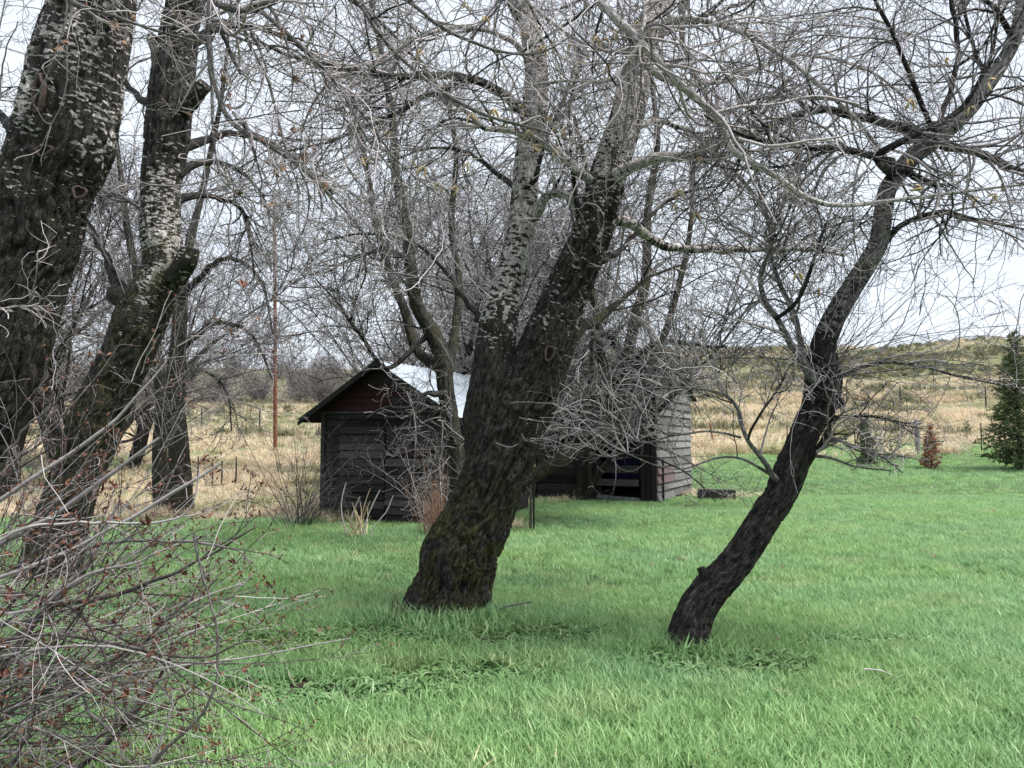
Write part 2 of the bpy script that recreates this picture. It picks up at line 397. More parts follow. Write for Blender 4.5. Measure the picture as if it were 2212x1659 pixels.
def whips(o, n, dirv, spread, L, K=8, r=.005, trop=(0, 0, 0), wig=.06, curl=.35, jit=.05):
    d = np.asarray(dirv, float)[None] + rng.normal(size=(n, 3)) * spread; d /= np.linalg.norm(d, axis=1, keepdims=True)
    out = np.zeros((n, K, 3)); out[:, 0] = np.asarray(o)[None] + rng.normal(size=(n, 3)) * jit
    ln = L * rng.uniform(.45, 1.2, n); st = (ln / (K - 1))[:, None]; cv = rng.normal(size=(n, 3)) * curl; tr = np.asarray(trop)
    for k in range(1, K):
        d = d + (cv + tr) / (K - 1) + rng.normal(size=(n, 3)) * wig; d /= np.linalg.norm(d, axis=1, keepdims=True); out[:, k] = out[:, k - 1] + d * st
    return out, (r * rng.uniform(.6, 1.2, n))[:, None] * np.linspace(1, .3, K)[None]

def trace(path, D):
    """path rows (px, py, width_px, depth offset)"""
    out = []
    for q in path:
        dd = q[3] if len(q) > 3 else 0
        p = P(q[0], q[1], D + dd); out.append((*p, RW(q[2], D + dd)))
    return np.array(out)

def finish_tree(root, base, crown, twigmat, K12, levels, name='crown', tint=(.45, .28), extra=None):
    """levels: list of dict for grow(); K12 list of traced limbs resampled"""
    mb = MB()
    cur = (np.stack([k[:, :3] for k in K12]), np.stack([k[:, 3] for k in K12]))
    keep = []
    for li, lv in enumerate(levels):
        lv = dict(lv); zf = lv.pop('zf', None); S = lv.pop('S', 3); n = lv.pop('n')
        ch = grow(cur, n, **lv)
        if zf is not None: kp = zf(ch[0]); ch = (ch[0][kp], ch[1][kp]); n = len(ch[0])
        tn = np.clip(rng.normal(tint[0], tint[1], n), 0, 1)
        tubes(mb, ch[0], ch[1], S, tn); keep.append(ch)
        cur = ch
    for (a, b_) in (extra or []):
        tubes(mb, a, b_, 3, np.clip(rng.normal(tint[0] + .1, tint[1], len(a)), 0, 1))
    mb.obj(name, twigmat, root, base, kind='stuff')
    return keep

# ------------------------------------------------------------------ ground
def soil_mask(x, y):
    """bare, weedy streaks under the big tree"""
    q = np.stack([x, y, 0 * x], -1)
    m_ = 0 * x
    for (px, D, rx, ry) in ((560, 5.85, .9, .24), (1000, 6.0, 1.1, .30), (720, 4.75, .8, .24), (1000, 5.05, .6, .2), (1560, 5.35, .6, .25), (1900, 5.9, .6, .1)):
        c = G(px, D); m_ = np.maximum(m_, np.exp(-(((x - c[0]) / rx) ** 2 + ((y - c[1]) / ry) ** 2)))
    return sstep(m_ * (.5 + 1.1 * fbm(q * 3.1, 17)), .22, .42)
def axis(lo, hi, d0, g, lim):
    a = [0.]; st = d0
    while a[-1] < hi: a.append(a[-1] + st); st = st * g if a[-1] > lim else st
    b_ = [0.]; st = d0
    while b_[-1] < -lo: b_.append(b_[-1] + st); st = st * g if b_[-1] > lim * .5 else st
    return np.array([-q for q in b_[:0:-1]] + a)
xs = axis(-600, 600, .15, 1.06, 6); ys = axis(-60, 600, .15, 1.04, 9)
XX, YY = np.meshgrid(xs, ys); ZZ = height(XX, YY)
nx, ny = len(xs), len(ys)
mb = MB(); i = np.arange(ny - 1)[:, None] * nx; j = np.arange(nx - 1)[None]
mb.add(np.stack([XX, YY, ZZ], -1).reshape(-1, 3), np.stack([i + j, i + j + 1, i + nx + j + 1, i + nx + j], -1).reshape(-1, 4), None, dry=dryness(XX, YY).ravel(), soil=soil_mask(XX.ravel(), YY.ravel()))
mb.obj('ground', M['ground'], kind='structure')

# ------------------------------------------------------------------ grass by geometry nodes
def tuft(name, mat, nb, spread, hgt, wid, bend, segs=2, droop=0.):
    mb = MB()
    for _ in range(nb):
        r = spread * math.sqrt(random.random()); a = random.uniform(0, 6.283); o = np.array((r * math.cos(a), r * math.sin(a), -.01))
        h_ = hgt * random.uniform(.5, 1.25); b_ = random.uniform(0, 6.283); lean = bend * random.uniform(.2, 1.3); w = wid * random.uniform(.6, 1.3)
        dr = np.array((math.cos(b_), math.sin(b_), 0)); sd_ = np.array((-math.sin(b_ + random.uniform(-.8, .8)), math.cos(b_), 0)) * w * .5
        V = []
        for k in range(segs + 1):
            t = k / segs; c = o + dr * lean * h_ * t ** 1.8 + np.array((0, 0, h_ * (t - droop * lean * t ** 2.5)))
            ww = 1 - .25 * t if k < segs else 0
            if k < segs: V += [c - sd_ * ww, c + sd_ * ww]
            else: V.append(c)
        q = [(2 * k, 2 * k + 1, 2 * k + 3, 2 * k + 2) for k in range(segs - 1)]
        mb.add(V, q, [(2 * segs - 2, 2 * segs - 1, 2 * segs)], tone=random.random())
    return bpy.data.objects.new(name, mb.mesh(name, mat, smooth=False))
def scatter(name, label, pts, scl, tufts, seed=0, tilt=.12, cat=None):
    c = bpy.data.collections.new(name + '_sources')
    for t in tufts: c.objects.link(t)
    me = bpy.data.meshes.new(name); me.vertices.add(len(pts)); me.vertices.foreach_set('co', np.asarray(pts, np.float32).ravel())
    at = me.attributes.new('sc', 'FLOAT', 'POINT'); at.data.foreach_set('value', np.asarray(scl, np.float32))
    rot = np.column_stack([rng.normal(0, tilt, len(pts)), rng.normal(0, tilt, len(pts)), rng.uniform(0, 6.283, len(pts))]).astype(np.float32)
    at = me.attributes.new('rt', 'FLOAT_VECTOR', 'POINT'); at.data.foreach_set('vector', rot.ravel())
    me.update()
    o = bpy.data.objects.new(name, me); COL.objects.link(o); o['kind'] = 'stuff'; o['label'] = label; o['category'] = cat or 'grass'
    ng = bpy.data.node_groups.new(name, 'GeometryNodeTree')
    ng.interface.new_socket('Geometry', in_out='INPUT', socket_type='NodeSocketGeometry'); ng.interface.new_socket('Geometry', in_out='OUTPUT', socket_type='NodeSocketGeometry')
    gi = ng.nodes.new('NodeGroupInput'); go = ng.nodes.new('NodeGroupOutput')
    ci = ng.nodes.new('GeometryNodeCollectionInfo'); ci.inputs[0].default_value = c; ci.inputs['Separate Children'].default_value = True; ci.inputs['Reset Children'].default_value = True
    m2p = ng.nodes.new('GeometryNodeMeshToPoints'); ip = ng.nodes.new('GeometryNodeInstanceOnPoints'); ip.inputs['Pick Instance'].default_value = True
    a1 = ng.nodes.new('GeometryNodeInputNamedAttribute'); a1.data_type = 'FLOAT'; a1.inputs[0].default_value = 'sc'
    a2 = ng.nodes.new('GeometryNodeInputNamedAttribute'); a2.data_type = 'FLOAT_VECTOR'; a2.inputs[0].default_value = 'rt'
    e2r = ng.nodes.new('FunctionNodeEulerToRotation')
    L = ng.links.new
    L(gi.outputs[0], m2p.inputs[0]); L(m2p.outputs[0], ip.inputs['Points']); L(ci.outputs[0], ip.inputs['Instance'])
    L(a1.outputs[0], ip.inputs['Scale']); L(a2.outputs[0], e2r.inputs[0]); L(e2r.outputs[0], ip.inputs['Rotation']); L(ip.outputs[0], go.inputs[0])
    md = o.modifiers.new('scatter', 'NODES'); md.node_group = ng
    return o
def wedge(n, y0, y1, amax=.86, power=2.):
    """random points over the wedge in front of the camera, area-uniform (power 2) or denser near"""
    y = (y0 ** power + (y1 ** power - y0 ** power) * rng.random(n)) ** (1 / power)
    return rng.uniform(-amax, amax, n) * y, y
SHEDS = []                                        # footprints kept free of grass: (origin, rz, x0, x1, y0, y1)
def clear_of_sheds(x, y):
    ok = np.ones(len(x), bool)
    for (o, rz, x0, x1, y0, y1) in SHEDS:
        dx, dy = x - o[0], y - o[1]; u = dx * math.cos(rz) + dy * math.sin(rz); v = -dx * math.sin(rz) + dy * math.cos(rz)
        ok &= ~((u > x0) & (u < x1) & (v > y0) & (v < y1))
    return ok
s1o = np.array([-2.45, 14.2, 0.]); s1r = R(-25); s2r = R(-27.3)
s2o = G(1418, 18.0)
s1o[2] = H(*s1o[:2])
SHEDS.append((s1o, s1r, -1.5, 1.5, -.02, 3.5)); SHEDS.append((s2o, s2r, -3.2, 0, 0, 3.4))

tufts = [tuft('grass_tuft', M['grass'], 26, .105, .07, .0068, .95) for _ in range(5)]
X, Y = [], []
for n, y0, y1 in ((32000, 1.2, 8), (40000, 8, 20), (31000, 20, 38)):
    x, y = wedge(n, y0, y1, 1.5 if y1 <= 8 else 1.0); X.append(x); Y.append(y)
x = np.concatenate(X); y = np.concatenate(Y)
dr = dryness(x, y); so = soil_mask(x, y); ok = (rng.random(len(x)) > dr * .9) & (rng.random(len(x)) > so * .93) & clear_of_sheds(x, y); x, y = x[ok], y[ok]
q = np.stack([x, y, 0 * x], -1)
sc = (.78 + .6 * fbm(q * .7, 41)) * (1 + .35 * sstep(y, 12, 30)) 
for (px_, d_, w_) in ((965, 6.55, .35), (1482, 5.65, .1), (100, 7.8, .3)):
    c_ = G(px_, d_); sc *= 1 + 1.1 * np.exp(-((x - c_[0]) ** 2 + (y - c_[1]) ** 2) / w_)
scatter('grass', 'spring green lawn grass with bluish and olive patches in front of the sheds', np.column_stack([x, y, height(x, y)]), sc, tufts)

dt = [tuft('dry_tuft', M['drygrass'], 34, .16, .42, .012, 1.15, 3, .45) for _ in range(5)]
X, Y = [], []
for n, y0, y1 in ((14000, 14, 34), (26000, 34, 70), (14000, 70, 112)):
    x, y = wedge(n, y0, y1, .8); X.append(x); Y.append(y)
x = np.concatenate(X); y = np.concatenate(Y); dr = dryness(x, y)
q = np.stack([x, y, 0 * x], -1); dens = sstep(fbm(q * .22, 51), .3, .6)
ok = (rng.random(len(x)) < dr * (.25 + .75 * dens)) & clear_of_sheds(x, y); x, y = x[ok], y[ok]
for (px_, d_, sx, sy, n_) in ((1600, 19.8, .5, .35, 22), (1510, 19.9, .3, .5, 22), (660, 14.7, .5, .2, 14), (725, 14.2, .3, .12, 5), (1125, 13.2, .3, .15, 5), (1190, 18.1, .5, .1, 6)):
    c_ = G(px_, d_); x = np.append(x, c_[0] + rng.normal(0, sx, n_)); y = np.append(y, c_[1] + rng.normal(0, sy, n_))
sc = (.55 + .9 * fbm(np.stack([x, y, 0 * x], -1) * .5, 61)) * (1 + .5 * sstep(y, 30, 60)) * (1 + .8 * np.exp(-((y - 36) / 4) ** 2) * (x > 3)) * np.where(y < 21, .62, 1.)
scatter('dry_grass', 'tall straw coloured dry grass on the field beyond the lawn', np.column_stack([x, y, height(x, y)]), sc, dt)

lt = [tuft('litter_tuft', M['strand'], 7, .12, .05, .006, 1.8) for _ in range(3)] + [tuft('litter_leaf', M['dead_leaf'], 3, .15, .03, .03, 2.0) for _ in range(2)]
x, y = wedge(5200, 2.4, 20, .95); q = np.stack([x, y, 0 * x], -1); ok = (rng.random(len(x)) < .15 + .85 * sstep(fbm(q * .9, 83), .5, .7)) & clear_of_sheds(x, y) & (dryness(x, y) < .5); x, y = x[ok], y[ok]
scatter('lawn_litter', 'scattered dead blades and leaf scraps lying in the lawn', np.column_stack([x, y, height(x, y) + .02]), rng.uniform(.5, 1.3, len(x)), lt, cat='litter')
sct = [tuft('scrub_tuft', M['scrub'], 40, .35, .5, .05, .8, 2) for _ in range(4)]
x, y = wedge(16000, 44, 113, .8); q = np.stack([x, y, 0 * x], -1); ok = rng.random(len(x)) < sstep(fbm(q * np.array([.13, .22, 1]), 71), .47, .62) ; x, y = x[ok], y[ok]
scatter('hill_scrub', 'patchy olive and grey scrub growing over the far hillside', np.column_stack([x, y, height(x, y)]), rng.uniform(.5, 1.4, len(x)), sct, cat='scrub')
# broad-leaved weeds on the bare streaks
def rosette(name, mat, nl, ln, wd):
    mb = MB()
    for k in range(nl):
        a = k * 2.4 + random.uniform(-.3, .3); L_ = ln * random.uniform(.6, 1.2); el = random.uniform(.25, 1.0); w = wd * random.uniform(.7, 1.2)
        dr = np.array((math.cos(a), math.sin(a), 0)); sd_ = np.array((-math.sin(a), math.cos(a), 0)); V = [(0, 0, 0)]
        c = np.zeros(3); e = el
        prof = (.7, 1., .75)
        for k2, pw in enumerate(prof):
            c = c + (dr * math.cos(e) + np.array((0, 0, math.sin(e)))) * L_ / 4; e -= .45
            V += [c - sd_ * w * pw * .5 + np.array((0, 0, .006)), c, c + sd_ * w * pw * .5 + np.array((0, 0, .006))]
        c = c + (dr * math.cos(e) + np.array((0, 0, math.sin(e)))) * L_ / 4; V.append(c)
        mb.add(V, [(1, 2, 5, 4), (2, 3, 6, 5), (4, 5, 8, 7), (5, 6, 9, 8)], [(0, 2, 1), (0, 3, 2), (7, 8, 10), (8, 9, 10)], tone=random.random())
    return bpy.data.objects.new(name, mb.mesh(name, mat, smooth=False))
ros = [rosette('weed_rosette', M['weed'], 9, .13, .022) for _ in range(3)] + [rosette('weed_rosette', M['weed'], 12, .09, .03)]
x, y = wedge(16000, 4, 7, .75); so = soil_mask(x, y); ok = rng.random(len(x)) < so * .42; x, y = x[ok], y[ok]
scatter('weeds', 'low broad leaved weeds on bare streaks below the big tree', np.column_stack([x, y, height(x, y)]), rng.uniform(.5, 1.2, len(x)), ros, cat='weeds')
print('grass done')

# ------------------------------------------------------------------ sheds
def plank(parent, name, mat, x0, x1, y0, y1, z0, z1, jit=.004, cuts=None, taper=None, tilt=0.):
    """a board; cuts lets the top corners be pulled in (gable)"""
    j_ = lambda: random.uniform(-jit, jit)
    xa, xb = (x0, x1) if taper is None else taper
    t = random.uniform(-jit, jit) * 1.2
    v = [(x0 + j_(), y0 + j_(), z0 + j_() + t), (x1 + j_(), y0 + j_(), z0 + j_() - t), (x1 + j_(), y1, z0 + j_() - t), (x0 + j_(), y1, z0 + j_() + t),
         (xa + j_(), y0 + tilt + j_(), z1 + j_() + t), (xb + j_(), y0 + tilt + j_(), z1 + j_() - t), (xb + j_(), y1, z1 + j_() - t), (xa + j_(), y1, z1 + j_() + t)]
    mb = MB(); mb.add(v, [(0, 1, 5, 4), (1, 2, 6, 5), (2, 3, 7, 6), (3, 0, 4, 7), (4, 5, 6, 7), (3, 2, 1, 0)])
    return mb.obj(name, mat, parent, smooth=False)
# ---- shed with the tin roof
s1 = thing('shed', 'small dark plank shed with a pale tin roof and faded red gable', 'shed', s1o, s1r)
HW, DEP, EH, RH = 1.5, 3.4, 2.12, 3.02
def front_rows(parent, x0, x1, z0, z1, mat, n, y=0., th=.025, name='plank'):
    hs = np.linspace(z0, z1, n + 1)
    for k in range(n): plank(parent, name, mat if not isinstance(mat, list) else random.choice(mat), x0, x1, y, y + th, hs[k] + .004, hs[k + 1] - .006, .006, tilt=.009)
plank(s1, 'foundation_beam', M['old_plank'], -HW, HW, .03, .13, -.12, .1, .003)
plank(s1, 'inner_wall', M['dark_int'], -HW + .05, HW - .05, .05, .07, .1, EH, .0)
front_rows(s1, -HW + .12, -1.06, .05, 1.96, M['old_plank'], 12)
front_rows(s1, 1.12, HW - .1, .05, 1.96, M['old_plank'], 12)
for (xx, nm) in ((-HW, 'corner_post'), (HW - .1, 'corner_post')): plank(s1, nm, M['old_plank'], xx, xx + .1, -.03, .07, -.05, EH, .005)
for (a_, b_, sw) in ((-1.05, .02, 0), (.045, 1.1, 1)):
    dn = bpy.data.objects.new('door', None)
    mb = MB()
    # the door's own frame battens behind the boards
    for (xx0, xx1, zz0, zz1) in ((a_ + .02, a_ + .12, .02, 1.8), (b_ - .12, b_ - .02, .02, 1.8)):
        v = np.array([(xx0, .012, zz0), (xx1, .012, zz0), (xx1, .045, zz0), (xx0, .045, zz0), (xx0, .012, zz1), (xx1, .012, zz1), (xx1, .045, zz1), (xx0, .045, zz1)])
        mb.add(v, [(0, 1, 5, 4), (1, 2, 6, 5), (2, 3, 7, 6), (3, 0, 4, 7), (4, 5, 6, 7), (3, 2, 1, 0)])
    d_ = mb.obj('door', M['old_plank'], s1, smooth=False)
    hs = np.linspace(-.08 if not sw else .0, 1.83, 13)
    for k in range(12):
        red = sw and k == 8
        mt = M['red_plank'] if red else (M['door_plank'] if (not sw and k in (6, 7, 8, 9)) or (sw and k < 4 and k > 0) else (M['door_plank'] if random.random() < .25 else M['old_plank']))
        plank(d_, 'plank', mt, a_ + random.uniform(-.01, .01), b_ + random.uniform(-.01, .01), -.025 + random.uniform(-.004, .004), .005, hs[k] + .006, hs[k + 1] - .014, .010, tilt=.02)
    if sw:
        mb = MB(); limb_mesh(mb, np.array([(a_ + .07, -.03, 1.28), (a_ + .07, -.07, 1.28)]), np.array([.022, .026]), 10, 4, lump=0); mb.obj('handle', M['greypost'], d_)
plank(s1, 'header_board', M['old_plank'], -HW + .11, HW - .11, -.012, .03, 1.97, 2.06, .003)
plank(s1, 'trim_board', M['door_plank'], -HW, HW, -.035, .03, 2.075, 2.125, .004)
hs = np.arange(2.135, RH - .06, .125)
for k, z0 in enumerate(hs):
    z1 = z0 + .118
    w0 = HW * (RH - z0) / (RH - EH) - .02; w1 = HW * (RH - z1) / (RH - EH) - .02; w0 = min(w0, HW); w1 = max(min(w1, HW), .03)
    if k in (0, 1, 2, 3):   # faded red paint survives on the left and middle of these rows
        xm = [-.05, .15, .5, .1][k]
        plank(s1, 'gable_plank', M['red_plank'], -w0, xm, -.01, .02, z0, z1, .004, taper=(-w1, xm), tilt=.008)
        plank(s1, 'gable_plank', M['old_plank'], xm + .006, w0, -.01, .02, z0, z1, .004, taper=(xm + .006, w1), tilt=.008)
    else: plank(s1, 'gable_plank', M['old_plank'], -w0, w0, -.01, .02, z0, z1, .004, taper=(-w1, w1), tilt=.008)
for side in (-1, 1):
    hs = np.linspace(.02, EH - .03, 14)
    for k in range(13):
        xa, xb = (side * HW - .0, side * HW + .025 * side); x0, x1 = min(xa, xb), max(xa, xb)
        plank(s1, 'side_plank', M['old_plank'], x0, x1, .08, DEP, hs[k] + .004, hs[k + 1] - .006, .003)
hs = np.linspace(.02, EH, 14)
for k in range(13): plank(s1, 'rear_plank', M['old_plank'], -HW, HW, DEP + .005, DEP + .03, hs[k] + .004, hs[k + 1] - .006, .003)
mb = MB(); mb.add([(-HW, DEP + .01, EH + .005), (HW, DEP + .01, EH + .005), (0, DEP + .01, RH - .03), (-HW, DEP + .04, EH + .005), (HW, DEP + .04, EH + .005), (0, DEP + .04, RH - .03)], [(0, 1, 4, 3), (1, 2, 5, 4), (2, 0, 3, 5)], [(0, 2, 1), (3, 4, 5)]); mb.obj('rear_gable', M['old_plank'], s1, smooth=False)
slope = (RH - EH) / HW; OV = .36
def tin_sheet(parent, side, y0, y1, mat, lift):
    """corrugated sheet from the ridge to the eave"""
    nyc = 33; mb = MB(); nxs = 5
    t = np.linspace(0, 1, nxs); yy = np.linspace(y0, y1, nyc)
    V = []
    for lay in (0, 1):
        for b_ in yy:
            for a_ in t:
                xx = side * a_ * (HW + OV) * 1.0; zz = RH + .05 - a_ * (HW + OV) * slope + lift + .016 * math.sin(b_ * 2 * math.pi / .17) - lay * .004 - .015 * math.sin(a_ * 3.1)
                V.append((xx, b_, zz))
    Q = []
    for lay in (0, 1):
        for a in range(nyc - 1):
            for c in range(nxs - 1):
                k = lay * nyc * nxs + a * nxs + c; q_ = (k, k + 1, k + nxs + 1, k + nxs); Q.append(q_ if (side > 0) ^ (lay == 1) else q_[::-1])
    mb.add(V, Q); return mb.obj('roof_sheet', mat, parent, smooth=True)
for side in (-1, 1):
    e = np.linspace(-.32, DEP + .2, 6)
    for k in range(5): tin_sheet(s1, side, e[k] - .02, e[k + 1] + .02, M['tin'], .003 * (k % 2))
    # rafters and barge board at the front edge
    mb = MB(); x1_, z1_ = side * (HW + OV - .01), RH + .02 - (HW + OV) * slope
    for (yy0, yy1, h_) in ((-.31, -.27, .07),):
        v = [(0, yy0, RH + .02), (x1_, yy0, z1_), (x1_, yy0, z1_ - h_), (0, yy0, RH + .02 - h_), (0, yy1, RH + .02), (x1_, yy1, z1_), (x1_, yy1, z1_ - h_), (0, yy1, RH + .02 - h_)]
        mb.add(v, [(0, 1, 2, 3), (4, 7, 6, 5), (0, 4, 5, 1), (2, 6, 7, 3), (1, 5, 6, 2), (0, 3, 7, 4)])
    mb.obj('barge_board', M['old_plank'], s1, smooth=False)
    mb = MB()
    v = []
    for yy in (-.26, DEP + .18):
        for (a_, dz) in ((0.02, -.0), (HW + OV - .03, 0)):
            zt = RH + .015 - a_ * slope; v += [(side * a_, yy, zt), (side * a_, yy, zt - .03)]
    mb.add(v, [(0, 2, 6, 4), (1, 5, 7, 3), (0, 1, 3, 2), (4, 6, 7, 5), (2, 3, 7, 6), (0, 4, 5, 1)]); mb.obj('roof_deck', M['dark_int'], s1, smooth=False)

# ---- second shed
s2 = thing('old_barn', 'grey clapboard shed with dark open front, half hidden by twigs', 'shed', s2o, s2r)
W2, D2, E2, R2 = 3.2, 3.4, 2.75, 3.75
plank(s2, 'foundation_beam', M['greypost'], -W2, .0, .02, .15, -.15, .08, .004)
hs = np.linspace(.08, E2, 14)
for k in range(13):
    for (a_, b_) in ((0.02, 1.4 + random.uniform(-.5, .6)), (None, D2)):
        if a_ is None: a_ = last
        last = b_ + .006
        j0 = random.uniform(-.012, .012)
        mt = M['red_clap'] if (k in (2, 3) and b_ < D2) else M['clapboard']
        plank(s2, 'clapboard', mt, .0, .045 + random.uniform(0, .02), a_, b_, hs[k] + j0, hs[k + 1] + .012 + j0, .009, taper=(.0, .012))
hs = np.arange(E2 + .01, R2 - .08, .185)
for z0 in hs:
    z1 = z0 + .18; c = D2 / 2; w0 = c * (R2 - z0) / (R2 - E2); w1 = max(c * (R2 - z1) / (R2 - E2), .04)
    mb = MB(); mb.add([(0, c - w0, z0), (.03, c - w0, z0), (.03, c + w0, z0), (0, c + w0, z0), (0, c - w1, z1), (.022, c - w1, z1), (.022, c + w1, z1), (0, c + w1, z1)],
                      [(0, 1, 5, 4), (1, 2, 6, 5), (2, 3, 7, 6), (3, 0, 4, 7), (4, 5, 6, 7), (3, 2, 1, 0)]); mb.obj('clapboard', M['clapboard'], s2, smooth=False)
plank(s2, 'corner_post', M['old_plank'], -.12, -.01, .0, .1, -.05, E2, .005)
plank(s2, 'corner_post', M['old_plank'], -.26, -.14, .012, .06, -.02, E2, .005)
plank(s2, 'corner_post', M['old_plank'], -.38, -.275, -.005, .05, .0, E2, .005)
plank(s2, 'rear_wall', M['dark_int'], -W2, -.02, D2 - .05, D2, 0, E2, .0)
plank(s2, 'end_wall', M['old_plank'], -W2 - .03, -W2, .0, D2, 0, E2, .0)
plank(s2, 'door_post', M['old_plank'], -1.66, -1.54, -.01, .1, -.03, E2, .006)
hs = np.linspace(.03, E2, 15)
for k in range(14):
    if 7 <= k < 10: continue
    plank(s2, 'plank', M['door_plank'] if k in (1, 4, 5, 6) else M['old_plank'], -W2 + .02, -1.67, .0, .03, hs[k] + .004, hs[k + 1] - .008, .008, tilt=.01)
for z0, z1 in ((1.78, 1.95), (1.96, 2.15), (2.16, 2.34), (2.35, 2.54)): plank(s2, 'plank', M['old_plank'], -1.535, -.39, .0, .03, z0, z1, .006)
gate = plank(s2, 'gate', M['old_plank'], -1.5, -1.4, -.03, .0, .05, 1.05, .005)
for (z0, z1, sl) in ((.72, .90, 0), (.40, .56, 0), (.08, .16, -.08)):
    o = plank(gate, 'rail', M['door_plank'] if z0 > .3 else M['greypost'], -1.52, -.42, -.06, -.032, z0, z1, .004)
    o.rotation_euler = (0, -sl * .6, 0); o.location = (0, 0, -.06 if sl else 0)
plank(s2, 'blue_sheet', M['blue'], -1.3, -.5, .45, .46, .55, 1.62, .0)
plank(s2, 'lean_stick', M['old_plank'], .05, .09, .35, .4, 0, 1.05, .003)
for side in (0, 1):
    n = 11
    for k in range(n):
        t0, t1 = k / n, (k + 1) / n + .012
        def rp(t):
            y_ = -.3 + t * (D2 / 2 + .3); z_ = R2 + .03 - (1 - t) * (D2 / 2 + .3) * (R2 - E2) / (D2 / 2)
            return (y_, z_) if side == 0 else (D2 - y_, z_)
        (ya, za), (yb, zb) = rp(t0), rp(min(t1, 1)); l = .018 * (1)
        mb = MB(); x0_, x1_ = -W2 - .2 + random.uniform(-.03, .03), .12 + random.uniform(-.03, .04)
        mb.add([(x0_, ya, za + l), (x1_, ya, za + l), (x1_, yb, zb), (x0_, yb, zb), (x0_, ya, za + l + .022), (x1_, ya, za + l + .022), (x1_, yb, zb + .016), (x0_, yb, zb + .016)],
               [(0, 1, 5, 4), (1, 2, 6, 5), (2, 3, 7, 6), (3, 0, 4, 7), (4, 5, 6, 7), (3, 2, 1, 0)]); mb.obj('roof_board', M['roof_board'], s2, smooth=False)
# low wooden box beside the barn
bx = G(1548, 19.0); tr = thing('wooden_box', 'low dark wooden trough lying in the grass beside the grey shed', 'box', bx, R(-8))
for (x0, x1, y0, y1, z0, z1) in ((-.42, .42, -.2, -.17, -.02, .24), (-.42, .42, .17, .2, -.02, .24), (-.45, -.425, -.2, .2, -.02, .25), (.425, .45, -.2, .2, -.02, .25), (-.44, .44, -.19, .19, .25, .27)): plank(tr, 'board', M['old_plank'], x0, x1, y0, y1, z0, z1, .004)
# grey post beside the trunk
pp = G(1147, 13.0); t_ = thing('wooden_post', 'thin grey wooden post just right of the big leaning trunk', 'post', pp)
plank(t_, 'post_shaft', M['door_plank'], -.025, .015, -.02, .02, -.1, .8, .008); plank(t_, 'brace', M['old_plank'], .03, .07, -.02, .02, .0, .8, .01)

# ------------------------------------------------------------------ trees
def scar(parent, base, px, py, D, rx, ry, tilt=0., name='knot_scar', yaw=0.):
    """raised lip of callus round a cut branch, facing the viewer"""
    c = P(px, py, D); mb = MB(); A, B = 28, 10; a_, b_ = RW(2 * rx, D), RW(2 * ry, D); tk = min(a_, b_) * .3
    V = []
    for i in range(A):
        th = i * 2 * math.pi / A; wob = 1 + .13 * math.sin(2 * th + px) + .10 * math.sin(3 * th + 1) + .06 * math.sin(5 * th)
        for j in range(B):
            ph = j * 2 * math.pi / B; rr = tk * (1 + .25 * math.sin(2 * th + 2))
            x_ = (a_ * wob + rr * math.cos(ph) * .9) * math.cos(th); z_ = (b_ * wob + rr * math.cos(ph) * .9) * math.sin(th); y_ = -rr * math.sin(ph)
            xr = x_ * math.cos(tilt) - z_ * math.sin(tilt); zr = x_ * math.sin(tilt) + z_ * math.cos(tilt)
            V.append((c[0] + xr * math.cos(yaw) - y_ * math.sin(yaw), c[1] + y_ * math.cos(yaw) + xr * math.sin(yaw), c[2] + zr))
    Q = [(i * B + j, i * B + (j + 1) % B, ((i + 1) % A) * B + (j + 1) % B, ((i + 1) % A) * B + j) for i in range(A) for j in range(B)]
    mb.add(V, Q); o = mb.obj(name, M['scar'], parent, base)
    mb = MB(); V = [(c[0], c[1] + tk * .8, c[2])]
    for i in range(A):
        th = i * 2 * math.pi / A; x_ = a_ * math.cos(th) * .98; z_ = b_ * math.sin(th) * .98
        xr = x_ * math.cos(tilt) - z_ * math.sin(tilt); zr = x_ * math.sin(tilt) + z_ * math.cos(tilt); V.append((c[0] + xr * math.cos(yaw), c[1] + .004 + xr * math.sin(yaw), c[2] + zr))
    mb.add(V, None, [(0, i + 1, (i + 1) % A + 1) for i in range(A)]); mb.obj('hollow', M['hole'], o, base)

def build_limbs(root, base, D, limbs, mat, S=12, name='limb', seed=0, lump=.10, furrow=0):
    out = []
    for k, L_ in enumerate(limbs):
        path, w, mo = (L_ if isinstance(L_, tuple) and len(L_) == 3 and not isinstance(L_[1], tuple) else (L_, .6, .1))
        tr_ = trace(path, D); rs = resample(tr_, 12); out.append(rs)
        ln = np.linalg.norm(np.diff(tr_[:, :3], axis=0), axis=1).sum()
        jt = resample(tr_, max(8, int(ln / .12))); jt[1:-1, :3] += rng.normal(size=(len(jt) - 2, 3)) * jt[1:-1, 3:4] * .22
        mb = MB(); limb_mesh(mb, jt[:, :3], jt[:, 3], S, max(10, int(ln / .035)), furrow=furrow, lump=lump, white=w, moss=mo, seed=seed + k * 7)
        mb.obj(name, mat, root, base)
    return out

